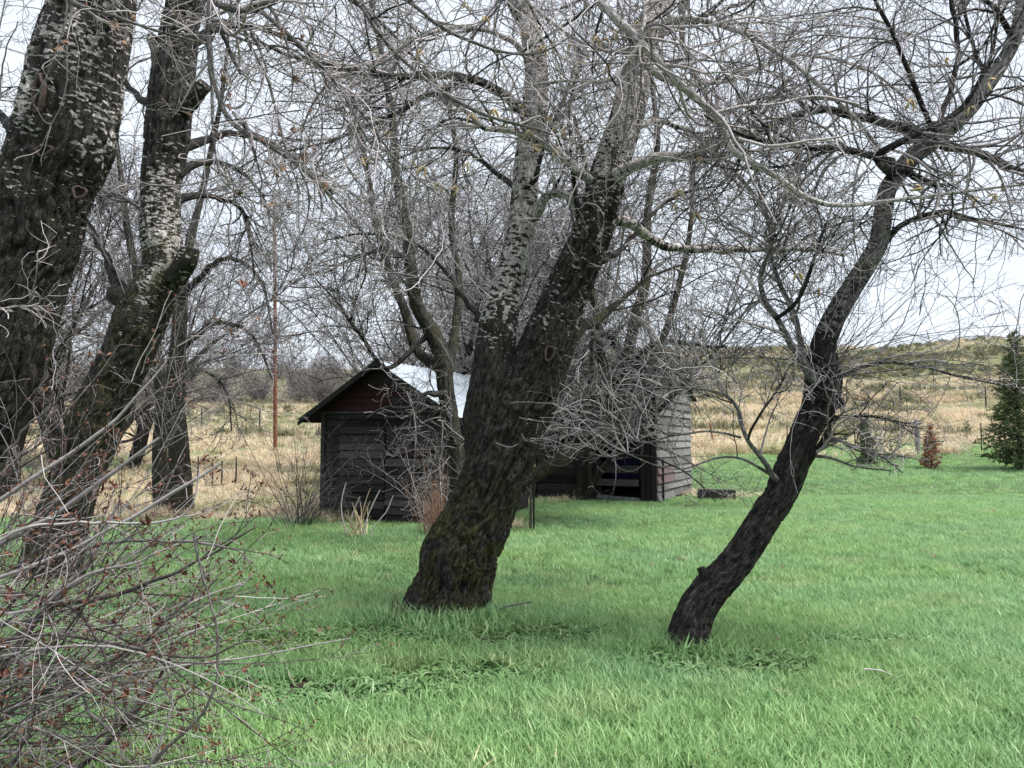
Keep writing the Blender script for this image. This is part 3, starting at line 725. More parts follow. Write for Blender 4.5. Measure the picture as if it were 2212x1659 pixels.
leafproto = None
def make_leaf_mesh():
    mb = MB(); V = []; L_ = .05
    for i, (t, w) in enumerate(((0, .002), (.25, .4), (.5, .52), (.75, .34), (1, .0))):
        for s in (-1, 0, 1): V.append((s * w * L_ * .9, (abs(s) * .25 - .1 + .2 * math.sin(t * 5 + s)) * L_, -t * L_ * (1 - .15 * abs(s))))
    Q = [(i * 3 + j, i * 3 + j + 1, i * 3 + j + 4, i * 3 + j + 3) for i in range(4) for j in range(2)]
    mb.add(V, Q); return mb.mesh('dead_leaf', M['dead_leaf'], smooth=False)
def make_catkin_mesh(sd):
    rg = np.random.default_rng(sd); mb = MB()
    for k in range(3):
        a = rg.uniform(0, 6.28); p = [(0, 0, 0)]; d = np.array((math.cos(a) * .5, math.sin(a) * .5, .2)); q = np.zeros(3)
        for s in range(5): d = d + np.array((0, 0, -.45)); dn_ = d / np.linalg.norm(d); q = q + dn_ * .008; p.append(tuple(q))
        pts = np.array(p)[None]; rad = np.array([[.001, .0035, .0042, .004, .003, .001]])
        tubes(mb, pts, rad, 5)
    return mb.mesh('seed_husk', M['catkin'])
LEAF = make_leaf_mesh(); CATS = [make_catkin_mesh(k) for k in range(4)]
def hang(root, base, items, limbs_rs, D, kind):
    """hang leaves or husks at traced points, each on its own twig from the nearest traced limb"""
    allp = np.concatenate([l[:, :3] for l in limbs_rs]); tw = []
    for n, (px, py) in enumerate(items):
        c = P(px, py, D + rng.uniform(-.25, .25)); dd = np.linalg.norm((allp - c) * np.array([1, .5, 1]), axis=1) + np.where(allp[:, 2] < c[2] - .02, .6, 0)
        o = allp[dd.argmin()]; k = np.linspace(0, 1, 7)[:, None]
        side = rng.normal(size=3) * .06 * np.linalg.norm(o - c); tw.append(o * (1 - k) + c * k + np.sin(k * math.pi) * (side + np.array((0, 0, .05))))
        me = LEAF if kind == 'dead_leaf' else CATS[n % 4]
        ob = bpy.data.objects.new(kind, me); COL.objects.link(ob); ob.parent = root; ob.location = tuple(c - np.asarray(base))
        s_ = rng.uniform(.75, 1.4) if kind == 'dead_leaf' else rng.uniform(1.4, 2.4)
        ob.scale = (s_, s_, s_ * rng.uniform(.9, 1.2)); ob.rotation_euler = (rng.normal(0, .4), rng.normal(0, .4), rng.uniform(0, 6.28))
    tw = np.array(tw); return (tw, np.full(tw.shape[:2], .0019))

# ---- the big leaning two-stemmed tree
D0 = 6.8; b0 = G(975, D0)
t0 = thing('leaning_tree', 'big leaning tree with furrowed dark base forking into two pale banded stems', 'tree', b0)
trunk = trace([(958, 1372, 178), (966, 1322, 172), (984, 1254, 154), (993, 1204, 166), (1007, 1170, 157), (1027, 1130, 147), (1047, 1080, 139), (1075, 1010, 139), (1092, 960, 140), (1114, 905, 138), (1140, 850, 130), (1165, 790, 120), (1190, 720, 108)], D0)
mb = MB(); limb_mesh(mb, trunk[:, :3], trunk[:, 3] * .95, 190, 330, furrow=.042, lump=.075, white=[0, 0, 0, 0, 0, 0, 0, 0, 0, 0, .0, .1, .3], moss=[.4, .5, 1.3, 1.4, 1.3, 1.1, .8, .4, .3, .3, .3, .2, .1], seed=2, flare=.26); mb.obj('trunk', M['bark'], t0, b0)
sL = trace([(1058, 1040, 70, .1), (1052, 960, 94, .1), (1052, 900, 102, .08), (1062, 820, 92, .05), (1070, 740, 84, .05), (1080, 680, 78, .05), (1093, 625, 72, .1), (1115, 550, 66, .15), (1131, 450, 60, .2), (1138, 350, 56, .3), (1150, 275, 56, .35), (1160, 175, 52, .4), (1152, 100, 50, .4), (1142, 50, 48, .5), (1115, 0, 44, .5), (1080, -120, 38, .6), (1060, -300, 30, .8), (1010, -520, 18, 1.0)], D0)
mb = MB(); limb_mesh(mb, sL[:, :3], sL[:, 3], 90, 420, furrow=.014, lump=.07, white=[0, 0, .0, .25, .48, .56, .68, .74, .76, .76, .76, .76, .76, .76, .76, .76, .76, .76], moss=.15, seed=12); mb.obj('stem', M['bark'], t0, b0)
sR = trace([(1150, 850, 120), (1178, 760, 112), (1215, 655, 98), (1250, 575, 90, -.05), (1280, 500, 82, -.1), (1302, 425, 80, -.1), (1322, 350, 80, -.1), (1355, 250, 74, -.1), (1377, 150, 66, 0), (1393, 75, 56, 0), (1432, 0, 50, .1), (1470, -120, 42, .2), (1500, -300, 30, .3), (1560, -520, 18, .3)], D0)
mb = MB(); limb_mesh(mb, sR[:, :3], sR[:, 3], 100, 420, furrow=.030, lump=.07, white=[.15, .38, .46, .42, .44, .52, .7, .74, .76, .76, .76, .76, .76, .76], moss=[.2] * 14, seed=15); mb.obj('stem', M['bark'], t0, b0)
W = .78
L0 = [([(1310, 395, 40, -.1), (1342, 372, 30, -.25), (1387, 350, 25, -.35), (1437, 340, 23, -.4), (1500, 332, 20, -.5), (1550, 312, 17, -.6), (1600, 290, 14, -.7), (1650, 240, 10, -.8), (1700, 180, 6, -1)], .8, .1),
      ([(1290, 400, 24, -.1), (1232, 355, 20, -.3), (1197, 325, 18, -.4), (1137, 295, 17, -.6), (1102, 280, 15, -.7), (1047, 277, 12, -.8), (1012, 245, 10, -.9), (960, 200, 8, -1), (900, 120, 5, -1.2)], W, .1),
      ([(1140, 255, 30, .3), (1117, 230, 24, .1), (1087, 200, 21, -.1), (1037, 175, 19, -.2), (977, 160, 17, -.4), (902, 167, 15, -.6), (787, 155, 12, -.8), (700, 140, 9, -.9), (600, 110, 7, -1), (480, 40, 4, -1.1)], .35, .1),
      ([(1000, 165, 14, -.3), (962, 195, 12, -.2), (902, 215, 12, -.1), (837, 255, 10, 0), (787, 275, 9, .1), (700, 310, 6, .2), (600, 330, 4, .3)], .2, .1),
      ([(1155, 470, 26, .1), (1177, 430, 20, 0), (1202, 417, 19, -.05), (1237, 435, 19, -.05), (1256, 490, 16, 0)], .8, .1),
      ([(1250, 460, 12, -.15), (1247, 440, 12, -.2), (1237, 370, 9, -.25), (1230, 280, 8, -.3), (1232, 210, 7, -.3), (1247, 165, 6, -.35), (1262, 100, 5, -.4), (1275, 20, 3, -.5)], .0, .0),
      ([(1137, 405, 12, .1), (1157, 385, 12, 0), (1172, 325, 8, 0), (1197, 260, 7, 0), (1230, 180, 5, 0), (1250, 100, 4, 0)], 0, 0),
      ([(1290, 460, 30, 0), (1352, 480, 22, .2), (1387, 505, 20, .3), (1427, 525, 19, .4), (1475, 535, 18, .5), (1575, 540, 16, .6), (1675, 537, 13, .7), (1760, 540, 10, .8), (1825, 552, 6, .9)], .7, .1),
      ([(1225, 735, 34, .05), (1267, 705, 26, .2), (1302, 685, 20, .4), (1340, 650, 12, .6), (1400, 600, 7, .8), (1480, 570, 4, 1)], .0, 1.),
      ([(1500, -300, 30, .3), (1400, -150, 26, -1), (1300, -20, 22, -1.6), (1317, 25, 20, -1.7), (1362, 65, 19, -1.8), (1412, 125, 18, -1.8), (1475, 185, 17, -1.8), (1535, 240, 16, -1.7), (1565, 275, 15, -1.7), (1580, 320, 14, -1.7), (1645, 360, 13, -1.7), (1700, 400, 12, -1.7), (1755, 430, 12, -1.6), (1805, 442, 11, -1.6), (1875, 440, 10, -1.5), (1950, 430, 9, -1.5), (2075, 415, 7, -1.4), (2240, 395, 5, -1.4)], .95, 0),
      ([(1400, -150, 20, -1), (1395, 20, 13, -1.7), (1387, 80, 11, -1.9), (1367, 115, 10, -1.9), (1327, 165, 9, -1.9), (1302, 177, 8, -1.9), (1202, 175, 6, -1.9), (1130, 190, 3, -1.9)], .95, 0),
      ([(1080, -120, 22, -.2), (1100, -40, 12, -1.2), (1137, 0, 9, -1.5), (1187, 45, 8, -1.6), (1237, 80, 8, -1.6), (1287, 105, 7, -1.6), (1340, 110, 5, -1.6), (1420, 90, 3, -1.6)], .95, 0),
      ([(1470, -120, 26, .2), (1475, 80, 12, .2), (1480, 110, 10, 0), (1550, 240, 9, -.3), (1625, 215, 9, -.4), (1725, 210, 8, -.5), (1825, 220, 7, -.6), (1890, 245, 5, -.6)], .8, 0),
      ([(1400, 60, 22, -.1), (1500, 40, 13, -.7), (1640, 90, 11, -1), (1780, 190, 9, -1.1), (1900, 320, 7, -1.1), (1990, 470, 4, -1)], .9, 0),
      ([(1380, 130, 20, 0), (1460, 180, 12, .5), (1580, 170, 10, .8), (1720, 120, 8, 1), (1870, 150, 6, 1.1), (1990, 240, 4, 1.1)], .9, 0),
      ([(1345, 290, 20, .1), (1430, 260, 12, .6), (1540, 320, 9, 1), (1640, 440, 7, 1.2), (1700, 560, 4, 1.3)], .8, 0),
      ([(1165, 150, 20, .4), (1090, 80, 12, .1), (980, 60, 10, -.2), (850, 110, 8, -.4), (740, 210, 5, -.5)], .8, 0),
      ([(1393, 100, 20, 0), (1450, 60, 12, .4), (1560, 20, 9, .8), (1700, -20, 6, 1.2)], .5, 0),
      ([(1060, 720, 20, .1), (1000, 640, 10, .5), (940, 560, 8, .8), (880, 520, 6, 1), (780, 505, 5, 1.2), (700, 520, 3, 1.3)], .0, .2),
      ([(1130, 420, 16, .2), (1080, 380, 11, .5), (1010, 330, 8, .8), (930, 320, 6, 1.1), (840, 350, 4, 1.4)], .1, 0),
      ([(1290, 560, 22, .1), (1340, 540, 12, .5), (1400, 470, 9, .9), (1470, 420, 7, 1.2), (1560, 400, 4, 1.5)], .1, 0)]
rs0 = build_limbs(t0, b0, D0, L0, M['bark'], 14, seed=100)
scar(t0, b0, 1187, 763, D0 - RW(112, D0) - .035, 10, 14)
K12 = rs0 + [resample(sL[8:], 12), resample(sR[6:], 12)]
cat2 = [(790, 140), (880, 205), (920, 170), (1000, 175), (1070, 220), (1090, 160), (1110, 160), (1130, 165), (1170, 130), (1190, 150), (1235, 235), (1160, 275), (1280, 95), (1325, 100), (1350, 110), (1045, 265), (655, 470), (780, 465), (720, 510), (560, 495), (890, 500), (820, 565), (930, 545), (955, 550), (825, 630), (915, 640), (930, 650), (425, 790), (500, 810), (545, 705), (310, 700), (355, 720), (200, 565), (330, 215), (150, 215), (95, 680), (1460, 820), (1440, 885), (620, 70), (540, 10)]
cat2 = [(737.5 + .5 * a, .5 * b_) for a, b_ in cat2] + [(1475 + .5 * a, .5 * b_) for a, b_ in ((1350, 840), (1270, 850), (1380, 790), (1030, 820), (500, 1180), (590, 1250), (60, 925), (60, 680), (975, 690), (1240, 460), (1320, 350), (1140, 250), (990, 430))]
ex = hang(t0, b0, cat2, rs0, D0 - 1.4, 'seed_husk')
lvl = lambda a, b_, c, s=1.: [dict(n=a, L=1.25 * s, K=11, S=4, ang=.8, wig=.14, curl=1.2, rmax=.013, rmin=.005, tmin=.2, trop=(0, 0, .15)),
                       dict(n=int(b_ * .85), L=.62 * s, K=8, ang=.8, wig=.15, curl=1.2, rmax=.0055, rmin=.0032, tmin=.1, trop=(0, 0, .1)),
                       dict(n=int(c * .55), L=.24 * s, K=5, ang=.85, wig=.2, curl=1.0, rmax=.0032, rmin=.0023, tmin=.1, trop=(0, 0, .15))]
ex1 = whips(P(1560, 300, D0 - .6), 26, (0, -.2, -.4), .7, 1.2, r=.004, curl=.8)
finish_tree(t0, b0, None, M['twig'], K12, lvl(640, 3500, 11500), tint=(.48, .38), extra=[ex, ex1])

# ---- the slim leaning tree on the right
D1 = 5.75; b1 = G(1482, D1)
t1 = thing('curved_tree', 'slim black trunked tree curving up to the right on the open lawn', 'tree', b1)
tp = trace([(1476, 1430, 80), (1480, 1395, 76), (1500, 1330, 70), (1530, 1280, 67), (1575, 1230, 64), (1620, 1170, 62), (1655, 1115, 62), (1685, 1065, 62), (1707, 1015, 63), (1725, 965, 60), (1747, 920, 60), (1770, 875, 68), (1778, 825, 74), (1775, 765, 55), (1795, 700, 48), (1835, 630, 44), (1870, 575, 42), (1897, 525, 40), (1907, 465, 38), (1917, 410, 37), (1945, 370, 40), (1980, 330, 40), (2030, 295, 38), (2080, 250, 36), (2120, 200, 33), (2165, 135, 30), (2195, 75, 28), (2210, 0, 26), (2235, -120, 22), (2280, -300, 14)], D1)
wh = [0, 0, 0, 0, 0, 0, 0, 0, 0, .2, .38, .1, .05, .22, .55, .7, .75, .8, .82, .85, .85, .8, .85, .85, .85, .85, .85, .85, .85, .85]
# split into a lower trunk and an upper stem, as the bark changes at the burl
M['bark_grey'] = bark_material('grey_smooth_bark', (.012, .011, .011), (.04, .036, .035), (.24, .225, .22))
mb = MB(); limb_mesh(mb, tp[:14, :3], tp[:14, 3], 96, 300, furrow=.020, lump=.09, white=wh[:14], moss=.0, seed=22, flare=.22); mb.obj('trunk', M['bark'], t1, b1)
mb = MB(); limb_mesh(mb, tp[12:, :3] , tp[12:, 3] * np.concatenate([[.85], np.ones(len(tp) - 13)]), 40, 330, furrow=.004, lump=.07, white=wh[12:], moss=.0, seed=24); mb.obj('stem', M['bark_grey'], t1, b1)
L1 = [([(1960, 365, 26), (1925, 372, 20, -.1), (1895, 350, 18, -.15), (1900, 335, 17, -.2), (1940, 310, 16, -.25), (1990, 285, 15, -.25), (2040, 262, 13, -.2), (2085, 225, 11, -.2), (2140, 120, 7, -.3), (2160, 0, 5, -.4)], .5, 0),
      ([(2000, 305, 28), (1975, 285, 24, .1), (1925, 275, 21, .2), (1865, 255, 19, .3), (1825, 245, 18, .3), (1775, 237, 17, .4), (1725, 250, 16, .4), (1675, 270, 15, .4), (1615, 297, 13, .4), (1560, 340, 7, .5), (1500, 400, 4, .6)], .6, 0),
      ([(1925, 350, 20), (1905, 345, 18, -.1), (1855, 330, 16, -.2), (1795, 320, 15, -.3), (1725, 315, 13, -.3), (1660, 305, 11, -.3), (1600, 290, 8, -.4), (1520, 250, 5, -.5)], .5, 0),
      ([(2020, 300, 24), (2040, 310, 20, -.1), (2090, 325, 18, -.3), (2150, 345, 16, -.4), (2212, 372, 14, -.6), (2300, 420, 8, -.8)], .7, 0),
      ([(1940, 365, 20), (1990, 387, 15, -.1), (2025, 401, 12, -.15)], .1, 0),
      ([(1900, 540, 18), (1940, 490, 12, .1), (1985, 470, 11, .1), (2035, 457, 10, .1), (2090, 470, 8, .2), (2220, 497, 5, .3)], .4, 0),
      ([(2040, 290, 16), (2035, 255, 13, .1), (2055, 190, 12, .2), (2070, 100, 11, .3), (2055, 0, 10, .4), (2040, -150, 6, .5)], .3, 0),
      ([(2030, 300, 14), (2005, 265, 11, -.1), (1985, 210, 11, -.15), (1955, 135, 10, -.2), (1925, 65, 9, -.25), (1890, 0, 8, -.3), (1850, -120, 5, -.3)], .3, 0),
      ([(2140, 180, 12), (2135, 165, 9), (2105, 110, 8, .2), (2080, 0, 7, .3), (2060, -120, 4, .3)], .3, 0),
      ([(2190, 85, 14, -.1), (2150, 20, 11, -.2), (2110, -10, 9, -.3), (2040, -60, 6, -.3)], .3, 0),
      ([(1770, 830, 26, -.05), (1725, 775, 17, -.1), (1690, 715, 14, -.15), (1675, 685, 13, -.2), (1645, 630, 11, -.2), (1650, 575, 10, -.2), (1665, 525, 8, -.2), (1640, 400, 5, -.2), (1600, 300, 3, -.2)], .9, 0),
      ([(1765, 830, 20, .05), (1740, 775, 14, .1), (1725, 715, 12, .15), (1700, 645, 11, .2), (1675, 590, 9, .2), (1667, 520, 7, .2), (1700, 420, 4, .2)], .9, 0),
      ([(1675, 690, 10, -.2), (1725, 645, 8, -.3), (1750, 585, 7, -.3), (1765, 540, 5, -.4), (1800, 440, 3, -.4)], .2, 0),
      ([(1690, 1045, 16, -.03), (1668, 1022, 13, -.1), (1645, 990, 10, -.2), (1610, 945, 9, -.3), (1597, 890, 8, -.3), (1575, 860, 7, -.3), (1525, 842, 6, -.35), (1460, 838, 5, -.4), (1390, 838, 3, -.4)], .95, 0),
      ([(1615, 950, 7, -.3), (1620, 935, 6, -.3), (1645, 890, 5, -.3), (1685, 835, 4, -.3), (1700, 800, 3, -.3)], .1, 0),
      ([(1665, 1025, 8, -.1), (1600, 990, 5, -.2), (1540, 992, 4, -.3), (1475, 1013, 4, -.4), (1400, 1000, 3, -.5), (1310, 950, 2.5, -.6)], .95, 0),
      ([(1600, 945, 6, -.3), (1540, 932, 5, -.35), (1460, 940, 4.5, -.45), (1380, 955, 4, -.5), (1290, 900, 2.5, -.6)], .95, 0),
      ([(1735, 1015, 16), (1755, 985, 13, -.1), (1785, 940, 10, -.15), (1800, 890, 7, -.2), (1803, 850, 4, -.2)], .3, .3),
      ([(1770, 960, 8, -.1), (1810, 950, 6, -.2), (1855, 975, 5, -.3), (1950, 985, 3, -.4)], .9, 0),
      ([(1760, 985, 8, -.1), (1795, 990, 6, -.3), (1850, 1008, 4, -.4), (1925, 1017, 3, -.5)], .9, 0),
      ([(1780, 945, 7, -.1), (1835, 960, 5, -.3), (1900, 985, 4, -.4), (1950, 1022, 3, -.5)], .9, 0),
      ([(1800, 900, 6, -.2), (1880, 900, 5, -.4), (1960, 915, 3, -.5)], .5, 0),
      ([(1790, 830, 12, 0), (1870, 790, 8, -.1), (1960, 785, 7, -.2), (2080, 815, 5, -.3), (2230, 845, 4, -.4)], .7, 0)]
rs1 = build_limbs(t1, b1, D1, L1, M['bark_grey'], 10, seed=300)
stub = trace([(1545, 1262, 22, -.02), (1528, 1252, 20, -.05), (1517, 1235, 19, -.07), (1513, 1226, 15, -.07)], D1); mb = MB(); limb_mesh(mb, stub[:, :3], stub[:, 3], 20, 24, furrow=.008, lump=.3, seed=5); mb.obj('stub', M['bark'], t1, b1)
stub = trace([(1775, 880, 24, 0), (1805, 872, 22, -.03), (1822, 868, 18, -.04)], D1); mb = MB(); limb_mesh(mb, stub[:, :3], stub[:, 3], 20, 24, furrow=.008, lump=.3, seed=6); mb.obj('stub', M['bark'], t1, b1)
bur = P(1785, 800, D1)
e1 = whips(bur, 34, (1.0, -.1, .55), .38, 1.7, r=.0042, trop=(0, 0, -.35), curl=.9)
e2 = whips(bur, 26, (.2, 0, .9), .5, 1.3, r=.0042, curl=.4)
e3 = whips(bur, 22, (-.9, -.1, .45), .4, 1.6, r=.0042, trop=(0, 0, -.2), curl=1.)
g1 = grow(e1, 240, .35, K=5, ang=.7, rmax=.0024, rmin=.0016); g3 = grow(e3, 140, .3, K=5, ang=.7, rmax=.0024, rmin=.0016)
K12 = rs1 + [resample(tp[16:], 12)]
finish_tree(t1, b1, None, M['twig'], K12, [dict(q_, zf=lambda p: p[:, :, 2].min(1) > 1.32) for q_ in lvl(430, 2500, 8200, .85)], tint=(.38, .34), extra=[e1, e2, e3, g1, g3])

# ---- leftmost thick trunk
D2_ = 5.5; b2 = G(-150, D2_)
t2 = thing('thick_tree', 'very thick leaning trunk with flaking white bark at the left edge', 'tree', b2)
tp = trace([(-190, 1470, 235), (-150, 1380, 225), (-120, 1200, 190), (-78, 985, 155), (8, 800, 152), (35, 700, 160), (57, 600, 170), (80, 500, 185), (100, 400, 195), (140, 300, 222), (168, 150, 205), (207, 0, 172), (230, -120, 150), (270, -320, 110), (300, -560, 60)], D2_)
mb = MB(); limb_mesh(mb, tp[:, :3], tp[:, 3] * .92, 150, 420, furrow=.036, lump=.10, white=[0, 0, 0, 0, .05, .1, .18, .30, .42, .52, .56, .50, .5, .5, .5], moss=.25, seed=42); mb.obj('trunk', M['bark'], t2, b2)
scar(t2, b2, 84, 203, D2_ - RW(196, D2_) * .80 - .12, 17, 44, -.12, yaw=-.55)
scar(t2, b2, 171, 415, D2_ - RW(196, D2_) * .72 - .02, 11, 14, yaw=.4)
scar(t2, b2, 95, 325, D2_ - RW(196, D2_) * .94 - .01, 16, 12, yaw=-.1)
L2 = [([(230, -120, 60), (330, -60, 30, -.4), (420, 10, 18, -.7), (470, 60, 10, -.9), (520, 160, 6, -1)], .5, 0),
      ([(230, -120, 60), (130, -60, 14, -.6), (160, 5, 9, -1.2), (210, 22, 8, -1.25), (290, 50, 7, -1.3), (360, 72, 6, -1.3), (445, 95, 4, -1.3)], .9, 0),
      ([(60, 330, 40, .2), (10, 260, 20, .5), (-40, 200, 12, .7), (-120, 100, 8, .8)], .4, 0),
      ([(150, 60, 30, .3), (120, -30, 16, .5), (60, -120, 10, .6)], .4, 0),
      ([(-90, 700, 10, -1.5), (0, 668, 4, -1.6), (60, 662, 3.5, -1.6), (105, 664, 2.5, -1.6)], .9, 0),
      ([(270, -320, 60), (380, -250, 24, -.6), (470, -120, 16, -1), (455, 0, 14, -1.2), (452, 65, 14, -1.2), (457, 165, 13, -1.2), (475, 215, 12, -1.2), (500, 265, 11, -1.2), (540, 290, 10, -1.2), (590, 320, 9, -1.2), (650, 360, 8, -1.2), (690, 400, 7, -1.2), (737, 445, 5, -1.2), (790, 510, 3, -1.2)], .98, 0),
      ([(455, -40, 16, -1.2), (465, 5, 15, -1.2), (500, 20, 16, -1.2), (530, 25, 15, -1.2), (565, 15, 14, -1.2), (615, -5, 12, -1.2), (700, -40, 8, -1.2)], .98, 0),
      ([(525, 30, 10, -1.2), (535, 90, 8, -1.2), (575, 160, 7, -1.2), (595, 230, 6, -1.2), (620, 330, 4, -1.2), (650, 420, 2.5, -1.2)], .95, 0),
      ([(455, 65, 9, -1.2), (500, 75, 7, -1.2), (550, 95, 6, -1.2), (625, 105, 5, -1.2), (700, 150, 3, -1.2)], .95, 0),
      ([(565, 25, 12, -1.2), (620, 70, 9, -1.2), (700, 150, 8, -1.2), (737, 190, 7, -1.1), (790, 255, 6, -1), (860, 350, 4, -.9), (960, 430, 3, -.8)], .9, 0),
      ([(457, 165, 8, -1.2), (460, 290, 5, -1.25), (475, 375, 4, -1.3), (510, 415, 3, -1.3), (560, 440, 2, -1.3)], .9, 0),
      ([(615, -5, 14, -1.2), (700, -60, 12, -1.1), (767, 0, 10, -1.0), (812, 60, 10, -1), (862, 120, 9, -1), (937, 185, 9, -1), (1017, 235, 8, -1), (1087, 260, 7, -1), (1162, 280, 6, -1), (1237, 305, 4, -1), (1290, 308, 3, -1)], .95, 0),
      ([(700, -60, 10, -1.1), (862, -10, 9, -1.2), (927, 40, 8, -1.2), (987, 75, 8, -1.2), (1062, 105, 7, -1.2), (1137, 117, 6, -1.2), (1187, 107, 5, -1.2), (1240, 70, 3, -1.2)], .95, 0),
      ([(700, 150, 7, -1.2), (740, 200, 6, -1.2), (800, 310, 5, -1.2), (850, 370, 4, -1.2), (870, 430, 2, -1.2)], .95, 0)]
rs2 = build_limbs(t2, b2, D2_, L2, M['bark_grey'], 10, seed=500)
lv1 = [(260, 190), (290, 165), (500, 110), (540, 170), (505, 90), (565, 60), (700, 45), (735, 50), (790, 80), (375, 10), (825, 480), (965, 300), (970, 325), (985, 400), (1140, 590), (1160, 605), (1210, 570), (1270, 545), (1330, 660), (1360, 635), (1160, 690), (1210, 700), (1230, 715), (1195, 745), (1400, 780), (1395, 800), (1175, 870), (1245, 870), (1340, 470), (1030, 820), (1215, 120), (1300, 145), (1280, 325), (1000, 450)]
lv1 = [(.5 * a, .5 * b_) for a, b_ in lv1]
ex = hang(t2, b2, lv1, rs2, D2_ - 1.2, 'dead_leaf')
K12 = rs2 + [resample(tp[11:], 12)]
finish_tree(t2, b2, None, M['twig'], K12, lvl(190, 1100, 3600, .8), tint=(.55, .34), extra=[ex])

# ---- second left trunk, blotched with white and moss
D3 = 8.0; b3 = G(100, D3)
t3 = thing('blotched_tree', 'leaning tree with white blotched and mossy trunk, second from left', 'tree', b3)
tp = trace([(85, 1310, 150), (100, 1265, 140), (135, 1130, 118), (165, 1030, 112), (200, 930, 118), (242, 830, 115), (275, 770, 115), (305, 690, 120), (333, 630, 108), (355, 575, 103), (348, 500, 95), (348, 400, 94), (360, 300, 104), (367, 225, 104), (376, 150, 98), (388, 70, 88), (402, 0, 84), (440, -150, 70), (500, -380, 40), (540, -560, 22)], D3)
mb = MB(); limb_mesh(mb, tp[:, :3], tp[:, 3] * .86, 110, 420, furrow=.03, lump=.11, white=[0, 0, 0, .1, .18, .25, .32, .4, .48, .62, .62, .56, .36, .25, .36, .4, .3, .3, .3, .3], moss=[.8, .8, .8, .9, .9, .8, .6, .6, .9, 1, .4, .2, .2, .1, .1, .1, .1, .1, .1, .1], seed=52); mb.obj('trunk', M['bark'], t3, b3)
for st in ([(378, 600, 50, -.1), (402, 565, 46, -.2), (410, 535, 40, -.22)], [(350, 150, 40, 0), (338, 110, 24, -.05), (327, 78, 20, -.05)], [(395, 235, 40, -.1), (425, 205, 32, -.2), (444, 182, 30, -.25)]):
    q = trace(st, D3); mb = MB(); limb_mesh(mb, q[:, :3], q[:, 3], 24, 26, furrow=.012, lump=.2, white=.4, moss=.5, seed=len(st) + int(st[0][0])); mb.obj('stub', M['bark'], t3, b3)
L3 = [([(300, 690, 60, .05), (262, 640, 50, .1), (250, 600, 20, .2), (210, 520, 12, .5), (160, 420, 8, .8)], .1, .3),
      ([(388, 320, 30), (450, 300, 16, .3), (520, 290, 12, .5), (620, 330, 9, .8), (720, 420, 6, 1.1)], .1, .1),
      ([(380, 380, 26), (440, 350, 14, .3), (500, 360, 10, .6), (550, 400, 7, .8), (580, 450, 4, 1)], .1, .1),
      ([(370, 440, 24, .05), (440, 420, 12, .4), (520, 450, 9, .7), (540, 520, 6, 1), (550, 600, 3, 1.2)], .1, .1),
      ([(398, 100, 30), (470, 60, 16, .3), (560, 60, 12, .6), (680, 120, 9, .9), (800, 200, 5, 1.2)], .2, .1),
      ([(440, -150, 40), (540, -120, 20, .4), (660, -60, 14, .8), (800, 30, 9, 1.2), (900, 130, 5, 1.5)], .2, .1),
      ([(350, 250, 26, .1), (290, 200, 14, .5), (230, 120, 10, .8), (180, 20, 7, 1.1)], .1, .1),
      ([(345, 480, 22, .1), (290, 440, 10, .5), (230, 420, 7, .8), (150, 440, 4, 1)], .1, .1),
      ([(440, -150, 30, .1), (360, -100, 16, .6), (250, -20, 10, 1.1), (150, 60, 6, 1.4)], .1, .1)]
rs3 = build_limbs(t3, b3, D3, L3, M['bark'], 12, seed=600)
K12 = rs3 + [resample(tp[12:], 12)]
w1 = whips(P(390, 830, D3 + .6), 26, (.5, 0, 1.0), .42, 2.2, r=.005, K=9, curl=.35); w2 = whips(P(330, 800, D3 + .4), 34, (-.45, 0, 1.0), .42, 2.2, r=.005, K=9, curl=.35)
w3 = whips(P(350, 960, D3 + .3), 12, (.6, -.1, .8), .4, 2.2, r=.005, K=9, curl=.4)
gw = grow((np.concatenate([w1[0], w2[0], w3[0]]), np.concatenate([w1[1], w2[1], w3[1]])), 900, .45, K=5, ang=.6, rmax=.003, rmin=.0018)
finish_tree(t3, b3, None, M['twig'], K12, lvl(300, 1700, 5600, .95), tint=(.34, .36), extra=[w1, w2, w3, gw])

